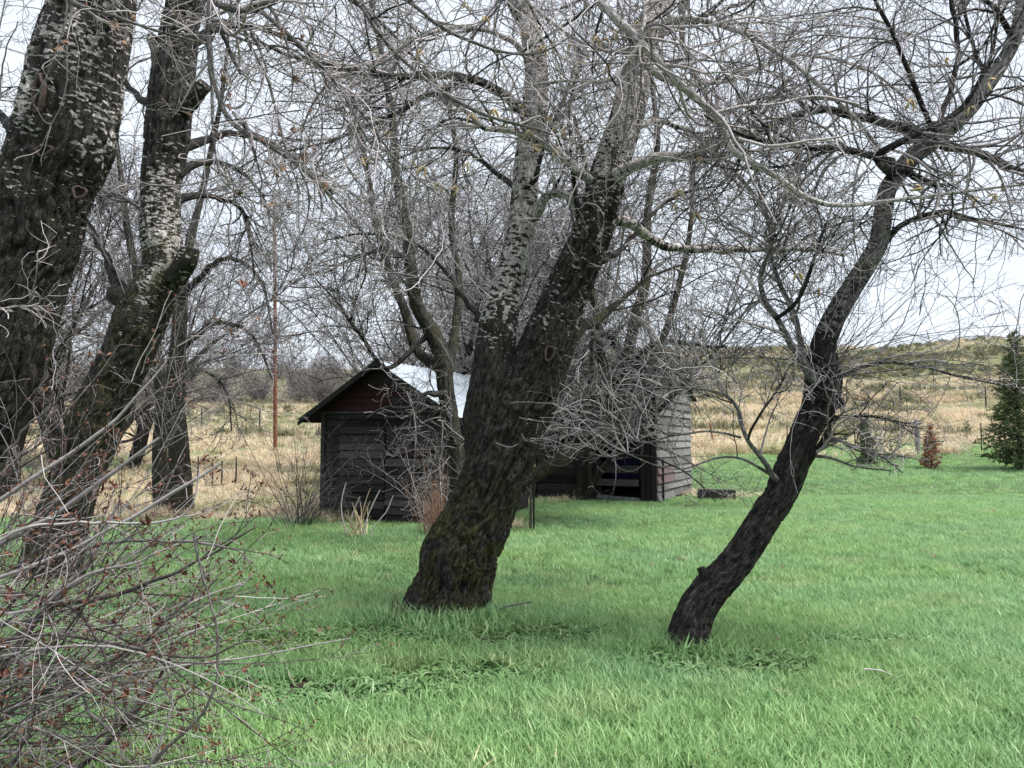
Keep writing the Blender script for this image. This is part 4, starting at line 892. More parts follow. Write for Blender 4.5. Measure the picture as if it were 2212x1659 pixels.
# ---- tree between the shed and the big tree
def traced_tree(name, label, D, gx, stems, limbs, levels, mat, tmat, tint, seed, group=None, cat='tree', white=.15, moss=.3, furrow=.012, S=36, extra=None):
    b_ = G(gx, D); t = thing(name, label, cat, b_, group=group); rs = []
    for k, s in enumerate(stems):
        q = trace(s, D); mb = MB(); ln = np.linalg.norm(np.diff(q[:, :3], axis=0), axis=1).sum()
        limb_mesh(mb, q[:, :3], q[:, 3], S, int(ln / .04) + 8, furrow=furrow, lump=.1, white=white, moss=moss, seed=seed + k); mb.obj('trunk' if k == 0 else 'stem', mat, t, b_)
        rs.append(resample(q[len(q) // 3:], 12))
    rs += build_limbs(t, b_, D, limbs, mat, 8, seed=seed + 50) if limbs else []
    finish_tree(t, b_, None, tmat, rs, levels, tint=tint, extra=extra)
    return t, b_
D4 = 11.2
traced_tree('mossy_tree', 'slender mossy trunked tree standing in front of the tin roofed shed', D4, 980,
    [[(982, 1190, 36), (981, 1105, 34), (987, 1055, 32), (987, 980, 32), (974, 905, 34), (962, 830, 36), (955, 770, 36), (932, 715, 34), (905, 670, 30), (892, 625, 27), (882, 525, 25), (872, 450, 22), (855, 375, 20), (850, 280, 16, .3), (830, 150, 12, .5), (800, 0, 8, .7)],
     [(958, 800, 26), (900, 755, 20, .3), (872, 665, 18, .5), (847, 600, 16, .7), (827, 540, 15, .8), (812, 475, 13, .9), (790, 350, 10, 1.1), (760, 200, 7, 1.3)],
     [(962, 840, 24), (985, 700, 17, .5), (990, 600, 15, .8), (975, 480, 13, 1), (985, 330, 10, 1.2), (960, 180, 7, 1.3)]],
    [([(880, 560, 14, 0), (830, 540, 9, -.4), (760, 560, 7, -.8), (700, 590, 4, -1)], .1, .1), ([(930, 720, 14), (837, 795, 10, -.3), (787, 735, 9, -.5), (757, 695, 8, -.6), (725, 650, 5, -.7), (680, 600, 3, -.7)], .0, .1),
     ([(757, 695, 6, -.6), (767, 650, 5, -.7), (790, 590, 4, -.8), (780, 520, 3, -.9)], 0, 0),
     ([(962, 850, 18, -.1), (920, 850, 9, -.5), (880, 880, 6, -.7), (830, 880, 4, -.8), (790, 905, 3, -.9)], .4, 0), ([(975, 900, 12, -.1), (930, 880, 7, -.4), (880, 900, 5, -.7), (830, 900, 3, -.8)], .5, 0),
     ([(985, 960, 10, -.1), (960, 910, 6, -.5), (950, 980, 4, -.7), (915, 940, 3, -.8)], .5, 0)],
    [dict(n=260, L=1.2, K=7, S=4, ang=.8, wig=.13, curl=.7, rmax=.014, rmin=.005, tmin=.1, trop=(0, 0, .1), zf=lambda p: (p[:, :, 2].min(1) > 2.5) | ((p[:, :, 0].min(1) > -2.1) & (rng.random(len(p)) < .4))), dict(n=1400, L=.7, K=7, ang=.85, wig=.16, curl=1.1, rmax=.007, rmin=.0045, zf=lambda p: (p[:, :, 2].min(1) > 2.2) | (p[:, :, 0].min(1) > -1.9)), dict(n=3200, L=.3, K=5, ang=.9, wig=.22, curl=.9, rmax=.0045, rmin=.0034)],
    M['bark_far'], M['twig_far'], (.3, .34), 700, moss=.6)
# ---- tree with drooping twigs in front of the grey shed
D5 = 14.5
t5, b5 = traced_tree('drooping_tree', 'mossy limbed tree whose drooping twigs cover the front of the grey shed', D5, 1350,
    [[(1060, 1110, 34, -.9), (1130, 1045, 30, -.85), (1212, 992, 28, -.7), (1255, 970, 27, -.5), (1300, 950, 27, -.3), (1338, 922, 27, -.1), (1348, 870, 26), (1355, 780, 26), (1370, 700, 24), (1395, 600, 20, .2), (1400, 450, 16, .4), (1420, 300, 12, .6), (1400, 120, 8, .8)],
     [(1345, 880, 22), (1300, 780, 18, -.3), (1290, 680, 15, -.5), (1260, 560, 13, -.6), (1270, 400, 10, -.6), (1240, 250, 7, -.6)],
     [(1352, 860, 22), (1420, 760, 16, .3), (1460, 640, 13, .5), (1490, 500, 10, .7), (1500, 330, 7, 1.)]],
    [([(1350, 800, 20), (1420, 740, 12, -.6), (1500, 745, 9, -1), (1570, 750, 4, -1.2)], 0, 0), ([(1345, 860, 18), (1400, 800, 10, -.6), (1470, 800, 7, -1), (1545, 820, 3, -1.2)], 0, 0),
     ([(1350, 830, 18), (1290, 800, 12, -.8), (1230, 830, 8, -1.2), (1180, 900, 5, -1.4), (1165, 960, 3, -1.5)], .1, .3),
     ([(1345, 900, 16), (1290, 860, 10, -.8), (1230, 900, 7, -1.1), (1190, 960, 4, -1.3)], .1, .3),
     ([(1345, 760, 16), (1300, 720, 10, -.9), (1250, 790, 7, -1.2), (1220, 860, 4, -1.4)], .1, 0),
     ([(1350, 760, 16), (1400, 820, 10, -.9), (1400, 880, 6, -1.2), (1370, 930, 3, -1.4)], .1, 0)],
    [dict(n=300, L=1.4, K=8, S=4, ang=.8, wig=.15, curl=1.1, rmax=.016, rmin=.007, tmin=.05, trop=(0, 0, -.15), zf=lambda p: p[:, :, 2].min(1) > 1.15), dict(n=1100, L=.8, K=7, ang=.85, wig=.18, curl=1.2, rmax=.008, rmin=.005, trop=(0, 0, -.1), zf=lambda p: p[:, :, 2].min(1) > 1.1), dict(n=1900, L=.34, K=5, ang=.9, wig=.24, curl=1., rmax=.005, rmin=.004, zf=lambda p: p[:, :, 2].min(1) > 1.1)],
    M['bark_far'], M['twig_far'], (.22, .34), 760, moss=.9,
    extra=[whips(P(1290, 880, D5 - .8), 26, (-.4, -.1, .1), .7, .9, r=.006, curl=1.2, jit=.3)])
# ---- trunks behind the second left tree
traced_tree('twin_tree', 'twin trunked grey tree rising behind the blotched trunk on the left', 15.5, 385,
    [[(398, 1125, 50), (392, 1080, 46), (387, 980, 44), (378, 860, 40), (388, 700, 30), (402, 560, 20, .3), (440, 400, 13, .6), (480, 200, 8, .8), (500, 0, 5, 1)],
     [(350, 1100, 34, .5), (345, 980, 30, .5), (350, 850, 28, .5), (325, 700, 20, .8), (280, 520, 14, 1), (250, 300, 9, 1.2), (210, 80, 5, 1.4)]],
    [([(385, 760, 16), (460, 700, 10, -.4), (540, 720, 7, -.7), (590, 820, 4, -.9)], 0, 0), ([(395, 640, 16), (480, 560, 10, -.5), (560, 600, 7, -.8), (590, 720, 4, -1)], 0, 0), ([(380, 820, 14), (440, 800, 8, -.5), (490, 850, 5, -.7), (500, 930, 3, -.8)], 0, 0)],
    [dict(n=170, L=1.2, K=7, S=4, ang=.8, wig=.13, curl=.8, rmax=.014, rmin=.005, tmin=.05), dict(n=1100, L=.9, K=7, ang=.85, wig=.18, curl=1.1, rmax=.008, rmin=.0055), dict(n=2600, L=.4, K=5, ang=.9, wig=.22, curl=1., rmax=.0055, rmin=.0042)],
    M['bark_far'], M['twig_far'], (.3, .26), 800, moss=.6)
print('traced trees done')

# ---- bare trees of the thicket behind: three built, the others copied from them
def wild_tree(name, loc, label, hgt=8.5, seed=0, nst=3, spread=.3, group=None, n=(240, 1450, 3000)):
    t = thing(name, label, 'tree', loc, group=group); stems = []
    rg = np.random.default_rng(seed)
    for k in range(nst):
        a = rg.uniform(0, 6.28); d = np.array((math.cos(a) * spread, math.sin(a) * spread, 1.)); p = np.array((rg.normal() * .08, rg.normal() * .08, -.15)); pts = [(*p, .13 * rg.uniform(.7, 1.1))]
        for s in range(9): d = d + np.array((rg.normal() * .16, rg.normal() * .16, .05)); dn_ = d / np.linalg.norm(d); p = p + dn_ * hgt * rg.uniform(.085, .12); pts.append((*p, pts[0][3] * (1 - (s + 1) / 9.6)))
        pts = np.array(pts); mb = MB(); limb_mesh(mb, pts[:, :3], pts[:, 3], 12, 70, lump=.12, white=.15, moss=.3, seed=seed + k); mb.obj('trunk' if k == 0 else 'stem', M['bark_far'], t)
        stems.append(resample(pts, 12))
    par = (np.stack([s[:, :3] for s in stems]), np.stack([s[:, 3] for s in stems]))
    l1 = grow(par, 40, hgt * .34, K=9, ang=.75, wig=.12, curl=.6, rfrac=.55, rmax=.05, rmin=.02, tmin=.16, trop=(0, 0, .25))
    for a_, r_ in zip(*l1):
        mb = MB(); limb_mesh(mb, a_, r_, 6, 24, lump=.1, white=.2, moss=.2, seed=seed); mb.obj('limb', M['bark_far'], t)
    finish_tree(t, (0, 0, 0), None, M['twig_far'], [resample(np.column_stack([a_, r_]), 12) for a_, r_ in zip(*l1)] + stems,
        [dict(n=n[0], L=2.1, K=9, S=4, ang=.8, wig=.15, curl=1.1, rmax=.024, rmin=.011, tmin=.05), dict(n=n[1], L=1.15, K=7, ang=.85, wig=.18, curl=1.1, rmax=.011, rmin=.0075), dict(n=n[2], L=.5, K=5, ang=.9, wig=.22, curl=.9, rmax=.0075, rmin=.0055)], tint=(.36, .38))
    return t
def copy_tree(t, loc, rz, sc, label, group=None):
    c = t.copy(); COL.objects.link(c); c.location = tuple(loc); c.rotation_euler = (0, 0, rz); c.scale = (sc,) * 3; c['label'] = label
    if group: c['group'] = group
    for ch in t.children:
        d = ch.copy(); COL.objects.link(d); d.parent = c
    return c
TG = 'bare trees of the thicket behind the sheds'
spots = [  # px, depth, scale, rotation, proto, label
 (1110, 21, 1.15, 0, 0, 'bare thicket tree directly behind the big leaning trunk'),
 (960, 23, 1.0, 0, 1, 'bare thicket tree rising behind the tin roofed shed'),
 (1350, 26, 1.2, 0, 2, 'bare thicket tree rising behind the grey clapboard shed'),
 (10, 19, 1.2, 1.2, 0, 'bare tree behind the thick trunk at the left edge'),
 (200, 21, 1.2, 2.2, 1, 'bare tree seen between the two leftmost trunks'),
 (280, 25, 1.0, 4.1, 2, 'bare tree just behind the left one of the twin trunks'),
 (1250, 18.5, 1.0, 3.2, 1, 'bare tree in the gap between the two sheds'),
 (1080, 27, 1.3, 5.0, 2, 'tall bare tree far behind the ridge of the tin roof'),
 (130, 27, 1.5, .5, 2, 'far bare tree behind the foreground shrub'),
 (1180, 27, 1.3, 2.2, 0, 'bare thicket tree showing between the two pale stems of the big tree'),
 (-60, 24, 1.4, 3.0, 1, 'bare tree partly outside the left edge behind the thick trunk'),
 (1060, 36, 1.8, 2.9, 0, 'distant tall bare tree behind the left pale stem'),
 (1020, 18, .85, 1.9, 2, 'bare tree close behind the right side of the tin roofed shed')]
protos = [None] * 3
for k in range(3):
    px, D, s, rz, pr, lab = spots[k]; p = G(px, D); protos[k] = wild_tree('bare_tree', p, lab, seed=900 + k * 10, nst=3 + (k == 2), group=TG, spread=.22 + .08 * k); protos[k].scale = (s,) * 3
for (px, D, s, rz, pr, lab) in spots[3:]: copy_tree(protos[pr], G(px, D), rz, s, lab, TG)
print('thicket done')

# ---- bushes on the far slopes and by the shed
def wild_bush(name, loc, label, hgt=2.2, n=40, twigs=(500, 1600), mat='twig_far', tint=(.3, .25), cat='bush', group=None, spread=.45, r=.012, levelL=(.8, .35)):
    t = thing(name, label, cat, loc, group=group); w = whips((0, 0, -.05), n, (0, 0, 1), spread, hgt, K=8, r=r, curl=.5, jit=.12 * hgt / 2)
    w[0][:, 0, 2] = -.05
    mb = MB(); tubes(mb, w[0], w[1], 4, np.clip(rng.normal(tint[0], tint[1], n), 0, 1)); mb.obj('stems', M[mat], t, kind='stuff')
    mb = MB(); g1 = grow(w, twigs[0], levelL[0] * hgt / 2.2, K=5, ang=.6, rmax=r * .5, rmin=r * .3); tubes(mb, *g1, 3, np.clip(rng.normal(tint[0], tint[1], twigs[0]), 0, 1))
    g2 = grow(g1, twigs[1], levelL[1] * hgt / 2.2, K=4, ang=.7, rmax=r * .35, rmin=r * .25); tubes(mb, *g2, 3, np.clip(rng.normal(tint[0], tint[1], twigs[1]), 0, 1)); mb.obj('twigs', M[mat], t, kind='stuff')
    return t
wild_bush('bush', G(650, 13.6), 'bare thin stemmed bush leaning against the left side of the tin roofed shed', 2.0, 34, (260, 700), r=.009, tint=(.12, .12))
bp = wild_bush('bush', G(700, 70), 'grey bare bush on the far slope above the shed roof', 4.2, 60, (700, 2200), r=.045, tint=(.35, .25), group='grey bushes on the far slope', levelL=(1., .6))
BL = [(560, 78, .8, 'grey bare bush on the far slope just left of the rusty pole'), (640, 88, 1.0, 'large grey bush on the far slope just right of the rusty pole'), (780, 84, .9, 'grey bush on the far slope behind the shed gable peak'), (470, 90, 1.0, 'grey bush on the far slope behind the twin trunks'), (380, 82, 1.3, 'grey bush on the far slope hidden behind the blotched trunk'), (280, 88, 1.5, 'grey bush on the far slope left of the blotched trunk'), (880, 92, 1.5, 'grey bush on the far slope above the tin roof'), (980, 86, 1.3, 'grey bush on the far slope beside the big tree'), (60, 85, 1.5, 'grey bush on the far slope near the left edge'), (720, 122, .9, 'distant grey bush on the ridge above the shed gable'), (600, 124, .8, 'distant grey bush on the ridge behind the rusty pole'), (500, 126, .9, 'distant grey bush on the ridge left of the rusty pole'), (850, 122, .9, 'distant grey bush on the ridge behind the mossy tree'), (160, 90, 1.6, 'grey bush on the far slope between the leftmost trunks'), (1460, 60, .9, 'grey bush behind the right end of the grey shed')]
for k, (px, D, s, lab) in enumerate(BL): copy_tree(bp, G(px, D), k * 1.3, s, lab, 'grey bushes on the far slope')
# cut willow clump on the lawn
cb = G(772, 12.0); t = thing('cut_clump', 'clump of pale cut stalks with four tall bare shoots on the lawn', 'bush', cb)
mb = MB(); w = whips(cb, 26, (.05, 0, 1), .35, .55, K=5, r=.012, jit=.07, curl=.3); tubes(mb, *w, 5); mb.obj('stalks', M['strand'], t, cb, kind='stuff')
for s in ([(765, 1190, 5), (745, 1140, 4), (737, 1095, 4), (742, 1062, 4), (748, 1042, 3)], [(757, 1130, 3), (765, 1100, 3), (778, 1072, 3)], [(780, 1190, 6), (790, 1130, 5), (805, 1090, 5), (821, 1058, 4)], [(785, 1180, 4), (810, 1135, 4), (835, 1105, 4), (845, 1080, 3), (850, 1070, 3)]):
    q = trace(s, 12.0); mb = MB(); rs_ = resample(q, 10); tubes(mb, rs_[None, :, :3], rs_[None, :, 3] * .6, 6, np.array([1.])); mb.obj('shoot', M['twig'], t, cb)
# russet weeds by the mossy tree
rb = G(945, 12.2); t = thing('dead_weeds', 'clump of russet dead weeds at the right corner of the tin roofed shed', 'weeds', rb)
mb = MB(); w = whips(rb, 130, (0, 0, 1), .16, 1.0, K=6, r=.006, jit=.14, curl=.4); w[0][:, :, 2] = np.maximum(w[0][:, :, 2], rb[2] - .03); tubes(mb, *w, 3); g_ = grow(w, 260, .2, K=4, rmax=.003, rmin=.002); tubes(mb, *g_, 3); mb.obj('stalks', M['weedstalk'], t, rb, kind='stuff')
wb = G(940, 12.6); t = thing('sapling', 'small pale twiggy sapling before the right door of the tin roofed shed', 'sapling', wb)
mb = MB(); w = whips(wb, 16, (-.25, 0, 1), .22, 1.7, K=8, r=.007, jit=.1, curl=.5); tubes(mb, *w, 4, np.full(16, .7)); g_ = grow(w, 110, .4, K=5, rmax=.0035, rmin=.0026); tubes(mb, *g_, 3, np.full(110, .7)); mb.obj('stems', M['twig_far'], t, wb, kind='stuff')

# ---- foreground shrub at the lower left
D6 = 3.3; b6 = P(-170, 1750, D6); b6[2] = H(b6[0], b6[1])
t6 = thing('budding_shrub', 'budding shrub with grey arching canes filling the lower left corner', 'shrub', b6)
o6 = (-200, 1800, 26)
C6 = [[o6, (-90, 1560, 20, .1), (0, 1455, 18, .1), (65, 1355, 16, .1), (125, 1295, 13, .1), (200, 1200, 9, .1), (260, 1080, 6, .2)],
      [(100, 1310, 10, .1), (200, 1297, 9, 0), (280, 1275, 9, 0), (360, 1245, 8, -.05), (450, 1200, 6, -.05), (550, 1140, 3, -.1)],
      [o6, (-120, 1300, 16, .1), (0, 1180, 13, .1), (120, 1110, 12, .1), (225, 1035, 10, .1), (345, 945, 6, .1)],
      [o6, (-140, 1220, 14, .3), (0, 1080, 10, .3), (100, 1015, 9, .3), (210, 940, 8, .3), (300, 855, 5, .3), (360, 780, 3, .3)],
      [o6, (-140, 1320, 14, 0), (0, 1250, 9, -.1), (150, 1190, 8, -.1), (300, 1110, 8, -.1), (410, 1040, 8, -.1), (478, 1000, 5, -.1)],
      [(150, 1190, 7, -.1), (260, 1170, 6, -.1), (400, 1170, 6, -.15), (500, 1185, 4, -.15), (540, 1217, 3, -.15)],
      [o6, (-100, 1450, 12, -.2), (0, 1390, 8, -.2), (120, 1370, 7, -.2), (250, 1390, 7, -.2), (400, 1420, 6, -.2), (480, 1410, 5, -.2), (540, 1380, 4, -.2), (596, 1420, 3, -.25)],
      [(420, 1150, 5, -.2), (435, 1245, 5, -.2), (465, 1330, 5, -.2), (470, 1430, 6, -.2), (460, 1495, 6, -.2), (415, 1565, 7, -.2), (325, 1650, 8, -.2), (200, 1760, 9, -.2)],
      [(460, 1340, 4, -.2), (500, 1290, 4, -.2), (548, 1240, 3, -.2)],
      [(130, 1690, 14, .2), (240, 1600, 9, .2), (320, 1500, 8, .2), (370, 1400, 6, .2), (330, 1300, 3, .2)],
      [(0, 1420, 10, 0), (80, 1440, 9, 0), (165, 1450, 7, 0), (190, 1530, 6, 0), (250, 1590, 5, 0), (265, 1640, 4, 0)],
      [(40, 1760, 16, .1), (140, 1640, 12, .1), (260, 1560, 10, .1), (330, 1480, 7, .1), (400, 1440, 4, .1)],
      [(-80, 1700, 14, -.1), (0, 1560, 9, -.1), (110, 1490, 8, -.1), (240, 1440, 7, -.1), (370, 1330, 5, -.1), (470, 1250, 3, -.1)],
      [(-60, 1200, 7, -.2), (60, 1140, 6, -.2), (200, 1130, 6, -.2), (330, 1130, 5, -.2), (410, 1100, 4, -.2), (430, 1020, 3, -.2)],
      [(-80, 1010, 6, .2), (0, 990, 5, .2), (60, 920, 5, .2), (130, 860, 4, .2), (190, 790, 3, .2)],
      [(200, 1800, 10, -.3), (290, 1690, 7, -.3), (340, 1620, 6, -.3), (365, 1540, 5, -.3), (372, 1490, 4, -.3)],
      [(-100, 1800, 10, -.3), (20, 1660, 6, -.3), (70, 1560, 5, -.3), (80, 1480, 3, -.3)],
      [(-80, 1320, 9, -.1), (60, 1320, 7, -.1), (180, 1245, 7, -.1), (300, 1210, 5, -.1), (430, 1160, 3, -.1)]]
rs6 = []
for k, c in enumerate(C6):
    q = trace(c, D6); rs6.append(resample(q, 14)); jt = resample(q, 22); jt[1:-1, :3] += rng.normal(size=(20, 3)) * .0028
    mb = MB(); tubes(mb, resample(jt, 44)[None, :, :3], resample(jt, 44)[None, :, 3], 7, np.array([rng.choice([.1, .2, .5, .7])])); mb.obj('cane', M['twig_red'], t6, b6)
par = (np.stack([r_[:, :3] for r_ in rs6]), np.stack([r_[:, 3] for r_ in rs6]))
wk = whips(P(-170, 1560, D6), 26, (1, 0, .38), .26, 1.5, K=12, r=.0085, curl=.5, jit=.2, wig=.05)
for a_, r_ in zip(*wk):
    mb = MB(); tubes(mb, a_[None], r_[None], 7, np.array([rng.choice([.0, .12, .3, .6])])); mb.obj('cane', M['twig_red'], t6, b6)  # more bold canes; the darkest tints paint in the shade low in the shrub
wf = whips(P(-160, 1430, D6), 110, (1, 0, .14), .30, 1.35, K=10, r=.0042, curl=.7, jit=.28, wig=.05)
wg = whips(P(-100, 1650, D6), 80, (1, .1, .45), .36, 1.2, K=10, r=.004, curl=.7, jit=.25, wig=.05)
cur = (np.concatenate([resample(np.column_stack([a_, r_]), 14)[None, :, :3] for a_, r_ in zip(wf[0], wf[1])] + [resample(np.column_stack([a_, r_]), 14)[None, :, :3] for a_, r_ in zip(wg[0], wg[1])] + [par[0]]),
       np.concatenate([resample(np.column_stack([a_, r_]), 14)[None, :, 3] for a_, r_ in zip(wf[0], wf[1])] + [resample(np.column_stack([a_, r_]), 14)[None, :, 3] for a_, r_ in zip(wg[0], wg[1])] + [par[1]]))
l1 = grow(cur, 800, .42, K=8, ang=.55, wig=.09, curl=.6, rfrac=.6, rmax=.0042, rmin=.002, trop=(.15, 0, .1))
l2 = grow(l1, 1500, .16, K=5, ang=.7, wig=.15, curl=.5, rmax=.0022, rmin=.0014)
mb = MB()
wt_ = whips(P(-60, 1250, D6 + .4), 22, (.35, 0, 1), .3, 1.3, K=10, r=.0035, curl=.5, jit=.2); l3 = grow(wt_, 110, .25, K=6, ang=.6, rmax=.0022, rmin=.0012)
for a_, r_ in (wf, wg, l1, l2, wt_, l3): tubes(mb, a_, r_, 4, np.clip(rng.normal(.34, .4, len(a_)), 0, 1))
mb.obj('twigs', M['twig_red'], t6, b6, kind='stuff')
def bud_mesh(sd):
    rg = np.random.default_rng(sd); mb = MB()
    for k in range(3):
        a = rg.uniform(0, 6.28); el = rg.uniform(.5, 1.3); L_ = rg.uniform(.016, .030); d = np.array((math.cos(a) * math.cos(el), math.sin(a) * math.cos(el), math.sin(el))); s_ = np.cross(d, (0, .3, 1)); s_ = s_ / np.linalg.norm(s_) * L_ * .2; n_ = np.cross(d, s_); n_ = n_ / np.linalg.norm(n_) * L_ * .1
        mb.add([(0, 0, 0), d * L_ * .45 - s_ + n_, d * L_ * .5 - n_, d * L_ * .45 + s_ + n_, d * L_], None, [(0, 1, 2), (0, 2, 3), (1, 4, 2), (2, 4, 3)])
    return mb.mesh('leaf_bud', M['bud'], smooth=False)
BUD = [bud_mesh(k) for k in range(5)]
cand = np.concatenate([l3[0][:, -1], l3[0][:, 3], l2[0][:, -1], l1[0][:, -1], l1[0][:, 4], l2[0][:, 2]])
sel = rng.permutation(len(cand)); nb = 0; mb = MB()
for i_ in sel:
    c = cand[i_]; u, v = proj(c)
    if nb < 290 and 0 < u < 620 and 520 < v < 1659:
        ob = bpy.data.objects.new('leaf_bud', BUD[i_ % 5]); COL.objects.link(ob); ob.parent = t6; ob.location = tuple(c - b6); s_ = rng.uniform(.8, 1.7); ob.scale = (s_,) * 3; ob.rotation_euler = tuple(rng.uniform(-1.2, 1.2, 3)); nb += 1
    elif rng.random() < .8:
        for k in range(2):
            d = rng.normal(size=3) + np.array((0, 0, .8)); d /= np.linalg.norm(d); L_ = rng.uniform(.010, .026); s_ = np.cross(d, (0, 1, .2)); s_ = s_ / np.linalg.norm(s_) * L_ * .22; n_ = np.cross(d, s_) * .5
            mb.add([c, c + d * L_ * .5 - s_ + n_, c + d * L_ * .5 + s_ + n_, c + d * L_], None, [(0, 2, 1), (1, 2, 3)])
mb.obj('small_buds', M['bud'], t6, b6, smooth=False, kind='stuff')

# ------------------------------------------------------------------ spruces
def spruce(name, label, px, D, hgt, rad, mat, seed, nw=26, per=13, nd=150, cat='spruce', droop=-.1):
    b_ = G(px, D); t = thing(name, label, cat, b_); rg = np.random.default_rng(seed)
    mb = MB(); limb_mesh(mb, np.array([b_ - (0, 0, .1), b_ + (0, 0, hgt * .5), b_ + (0, 0, hgt)]), np.array([hgt * .018, hgt * .011, .006]), 10, 30, lump=.05); mb.obj('trunk', M['bark_far'], t, b_)
    mb = MB(); mn = MB(); W_ = []; Rr = []
    for k in range(nw):
        f = (k + .3) / nw; z = hgt * (.04 + .95 * f); L_ = rad * (1 - f) ** .85 * rg.uniform(.7, 1.2) + .06
        for j in range(max(5, int(per * (1 - f * .5)))):
            a = rg.uniform(0, 6.28); l = L_ * rg.uniform(.6, 1.12); d = np.array((math.cos(a), math.sin(a), droop + .5 * f)); p = b_ + np.array((0, 0, z + rg.normal() * .04)); pts = [p]
            for s in range(5): d = d + np.array((rg.normal() * .08, rg.normal() * .08, .09)); p = p + d / np.linalg.norm(d) * l / 5; pts.append(p)
            W_.append(pts); Rr.append(np.linspace(.012, .003, 6) * max(hgt / 4, .4))
    W_ = np.array(W_); Rr = np.array(Rr); side = grow((W_, Rr), len(W_) * 5, rad * .26, K=4, ang=.75, wig=.08, curl=.1, rmax=.005, rmin=.003, tmin=.1, lenp=1)
    tubes(mb, W_, Rr, 4); tubes(mb, *side, 3); mb.obj('branches', M['bark_far'], t, b_, kind='stuff')
    # needles: slim tetrahedral slivers all along the branchlets
    allb = np.concatenate([W_[:, [1, 2, 4, 5]], side[0]]); n = len(allb) * nd // 10
    i_ = rg.integers(0, len(allb), n); s_ = rg.random(n) * 2.999; k_ = s_.astype(int); f_ = (s_ - k_)[:, None]; c = allb[i_, k_] * (1 - f_) + allb[i_, k_ + 1] * f_
    tg = allb[i_, k_ + 1] - allb[i_, k_]; tg /= np.linalg.norm(tg, axis=1, keepdims=True) + 1e-9; d = tg * .8 + rg.normal(size=(n, 3)) * .6; d /= np.linalg.norm(d, axis=1, keepdims=True)
    ln = (.062 * max(hgt / 4, .8)) * rg.uniform(.6, 1.4, n)[:, None]; w_ = np.cross(d, rg.normal(size=(n, 3))); w_ /= np.linalg.norm(w_, axis=1, keepdims=True); w2 = np.cross(d, w_)
    V = np.stack([c + w_ * ln * .24, c - w_ * ln * .24, c + w2 * ln * .24, c + d * ln], 1); base = np.arange(n)[:, None] * 4
    T = np.concatenate([base + np.array(q) for q in ((0, 1, 3), (1, 2, 3), (2, 0, 3))]); mn.add(V.reshape(-1, 3), None, T); mn.obj('foliage', mat, t, b_, smooth=False, kind='stuff')
spruce('spruce_tree', 'dark green spruce tree at the right edge of the lawn', 2205, 27, 5.1, 1.3, M['needle'], 1, 34, 13, 110)
spruce('spruce_tree', 'small green spruce seedling just right of the curved black trunk', 1873, 30, 2.1, .46, M['needle_pale'], 2, 18, 12, 170)
spruce('spruce_tree', 'little dead reddish spruce beside the grey fence post', 2012, 28, 1.7, .42, M['needle_red'], 3, 14, 10, 170)
spruce('spruce_tree', 'far olive green conifer on the slope right of the rusty pole', 648, 75, 6.0, 1.9, M['needle_pale'], 4, 16, 8, 40)
spruce('spruce_tree', 'tiny green seedling spruce near the right edge below the hill', 2090, 40, 1.2, .5, M['needle_pale'], 5, 8, 6, 40)

# ------------------------------------------------------------------ pole, fences, sticks
pb = G(595, 33); t = thing('utility_pole', 'tall slim rust coloured pole standing beyond the tin roofed shed', 'pole', pb)
top = P(592, 445, 33); mid = P(594, 640, 33)
mb = MB(); limb_mesh(mb, np.array([pb - (0, 0, .3), mid, top]), np.array([.09, .078, .065]), 16, 40, lump=.02); mb.obj('pole_shaft', M['rust'], t, pb)
mb = MB(); limb_mesh(mb, np.array([top, top + (0, 0, .55)]), np.array([.13, .12]), 14, 6, lump=.05); mb.obj('pole_head', M['white_cap'], t, pb)
def fence(name, label, posts, wires_z, mat, matw, radius=.03, wire=.0035):
    b_ = G(posts[0][0], posts[0][1]); t = thing(name, label, 'fence', b_); tops = []
    for (px, D, h_, lean, *mt) in posts:
        p = G(px, D); r_ = mt[1] if len(mt) > 1 else radius; mb = MB(); tp_ = p + np.array((lean * h_, 0, h_)); limb_mesh(mb, np.array([p - (0, 0, .15), (p + tp_) / 2 + (.01, 0, 0), tp_]), np.array([r_, r_, r_ * .95]), 8, 10, lump=.08)
        mb.obj('post', mt[0] if mt else mat, t, b_); tops.append((p, tp_, h_))
    for wz in wires_z:
        pts = np.array([p + (tp_ - p) * min(wz / h_, .97) - np.array((0, .03, 0)) for p, tp_, h_ in tops]); rs_ = []
        for a_, c_ in zip(pts[:-1], pts[1:]):
            k = np.linspace(0, 1, 9)[:-1, None]; s_ = a_ * (1 - k) + c_ * k; s_[:, 2] -= (np.sin(k[:, 0] * math.pi) * .04); rs_.append(s_)
        rs_.append(pts[-1:]); al = np.concatenate(rs_); mb = MB(); tubes(mb, al[None], np.full((1, len(al)), wire), 4, np.array([.4])); mb.obj('wire', matw, t, b_)
fence('wire_fence', 'wire fence with rusty and grey posts along the far edge of the lawn', [(1450, 36, 1.3, .02), (1543, 36, 1.35, -.15, M['rust'], .045), (1700, 36, 1.2, .03), (1848, 36, 1.35, -.04), (1983, 34, 1.5, -.02, M['greypost'], .11), (2120, 34, 1.3, .02), (2300, 34, 1.3, .02)], (.35, .7, 1.1), M['steel'], M['steel'], .028, .006)
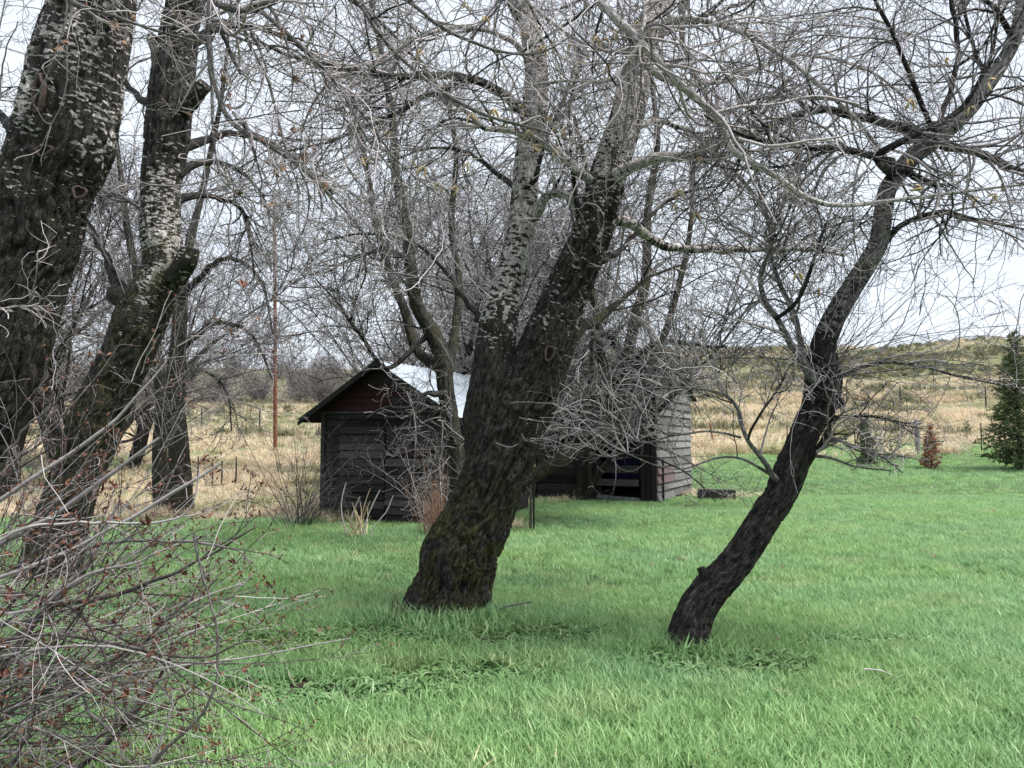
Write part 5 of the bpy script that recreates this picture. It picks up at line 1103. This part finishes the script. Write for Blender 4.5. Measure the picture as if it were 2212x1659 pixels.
fence('wire_fence', 'farther wire fence crossing the middle of the hillside', [(1560, 62, 1.9, .02), (1760, 62, 1.9, -.02), (1945, 62, 2.0, .02), (2130, 62, 1.9, 0), (2330, 62, 1.9, 0)], (.7, 1.3), M['steel'], M['steel'], .06, .008)
fence('wire_fence', 'line of thin dark stakes in the dry grass left of the shed', [(425, 21, .9, .02), (458, 21.5, .8, .0), (478, 21.3, .75, .0), (508, 21, .9, .01)], (.6,), M['steel'], M['steel'], .022, .004)
fence('wire_fence', 'far pasture fence crossing the dry field on the left', [(60, 48, 1.4, 0), (260, 48, 1.4, .02), (435, 48, 1.4, -.02), (560, 48, 1.4, 0), (760, 48, 1.4, 0)], (.6, 1.2), M['steel'], M['steel'], .05, .007)
# fallen sticks and root
def stick(name, label, path, D, mat='twig', cat='stick', tint=.2):
    q = trace(path, D); b_ = q[0, :3].copy(); rs_ = resample(q, 14)
    for r_ in rs_: r_[2] = max(r_[2], H(r_[0], r_[1]) + .015)
    mb = MB(); tubes(mb, rs_[None, :, :3], rs_[None, :, 3], 6, np.array([tint])); mb.obj(name, M[mat], None, b_, label=label, category=cat)
stick('fallen_stick', 'thin fallen stick lying in grass right of the big trunk base', [(1035, 1335, 4), (1090, 1312, 4), (1150, 1300, 3)], 6.6)
stick('fallen_stick', 'curved pale twig lying on the open lawn at the right', [(1865, 1445, 3), (1900, 1448, 3), (1932, 1460, 2)], 5.0, tint=.9)
rt = G(862, 6.45); t = thing('root_clump', 'reddish tangle of roots at the left foot of the big trunk', 'roots', rt)
mb = MB(); w = whips(rt + (0, 0, .02), 26, (0, -.2, .25), .7, .2, K=6, r=.008, jit=.03, curl=1.2); tubes(mb, *w, 4, np.full(26, .2)); mb.obj('roots', M['scar'], t, rt, kind='stuff')
bb = G(1520, 18.8); wild_bush('brush_pile', bb, 'small heap of broken twigs by the low trough', .9, 22, (40, 60), r=.008, cat='brush', tint=(.3, .2), spread=.9)
print('tris', sum(sum(len(p.vertices) - 2 for p in o.data.polygons) if False else 2 * len(o.data.polygons) for o in scene.objects if o.type == 'MESH'))
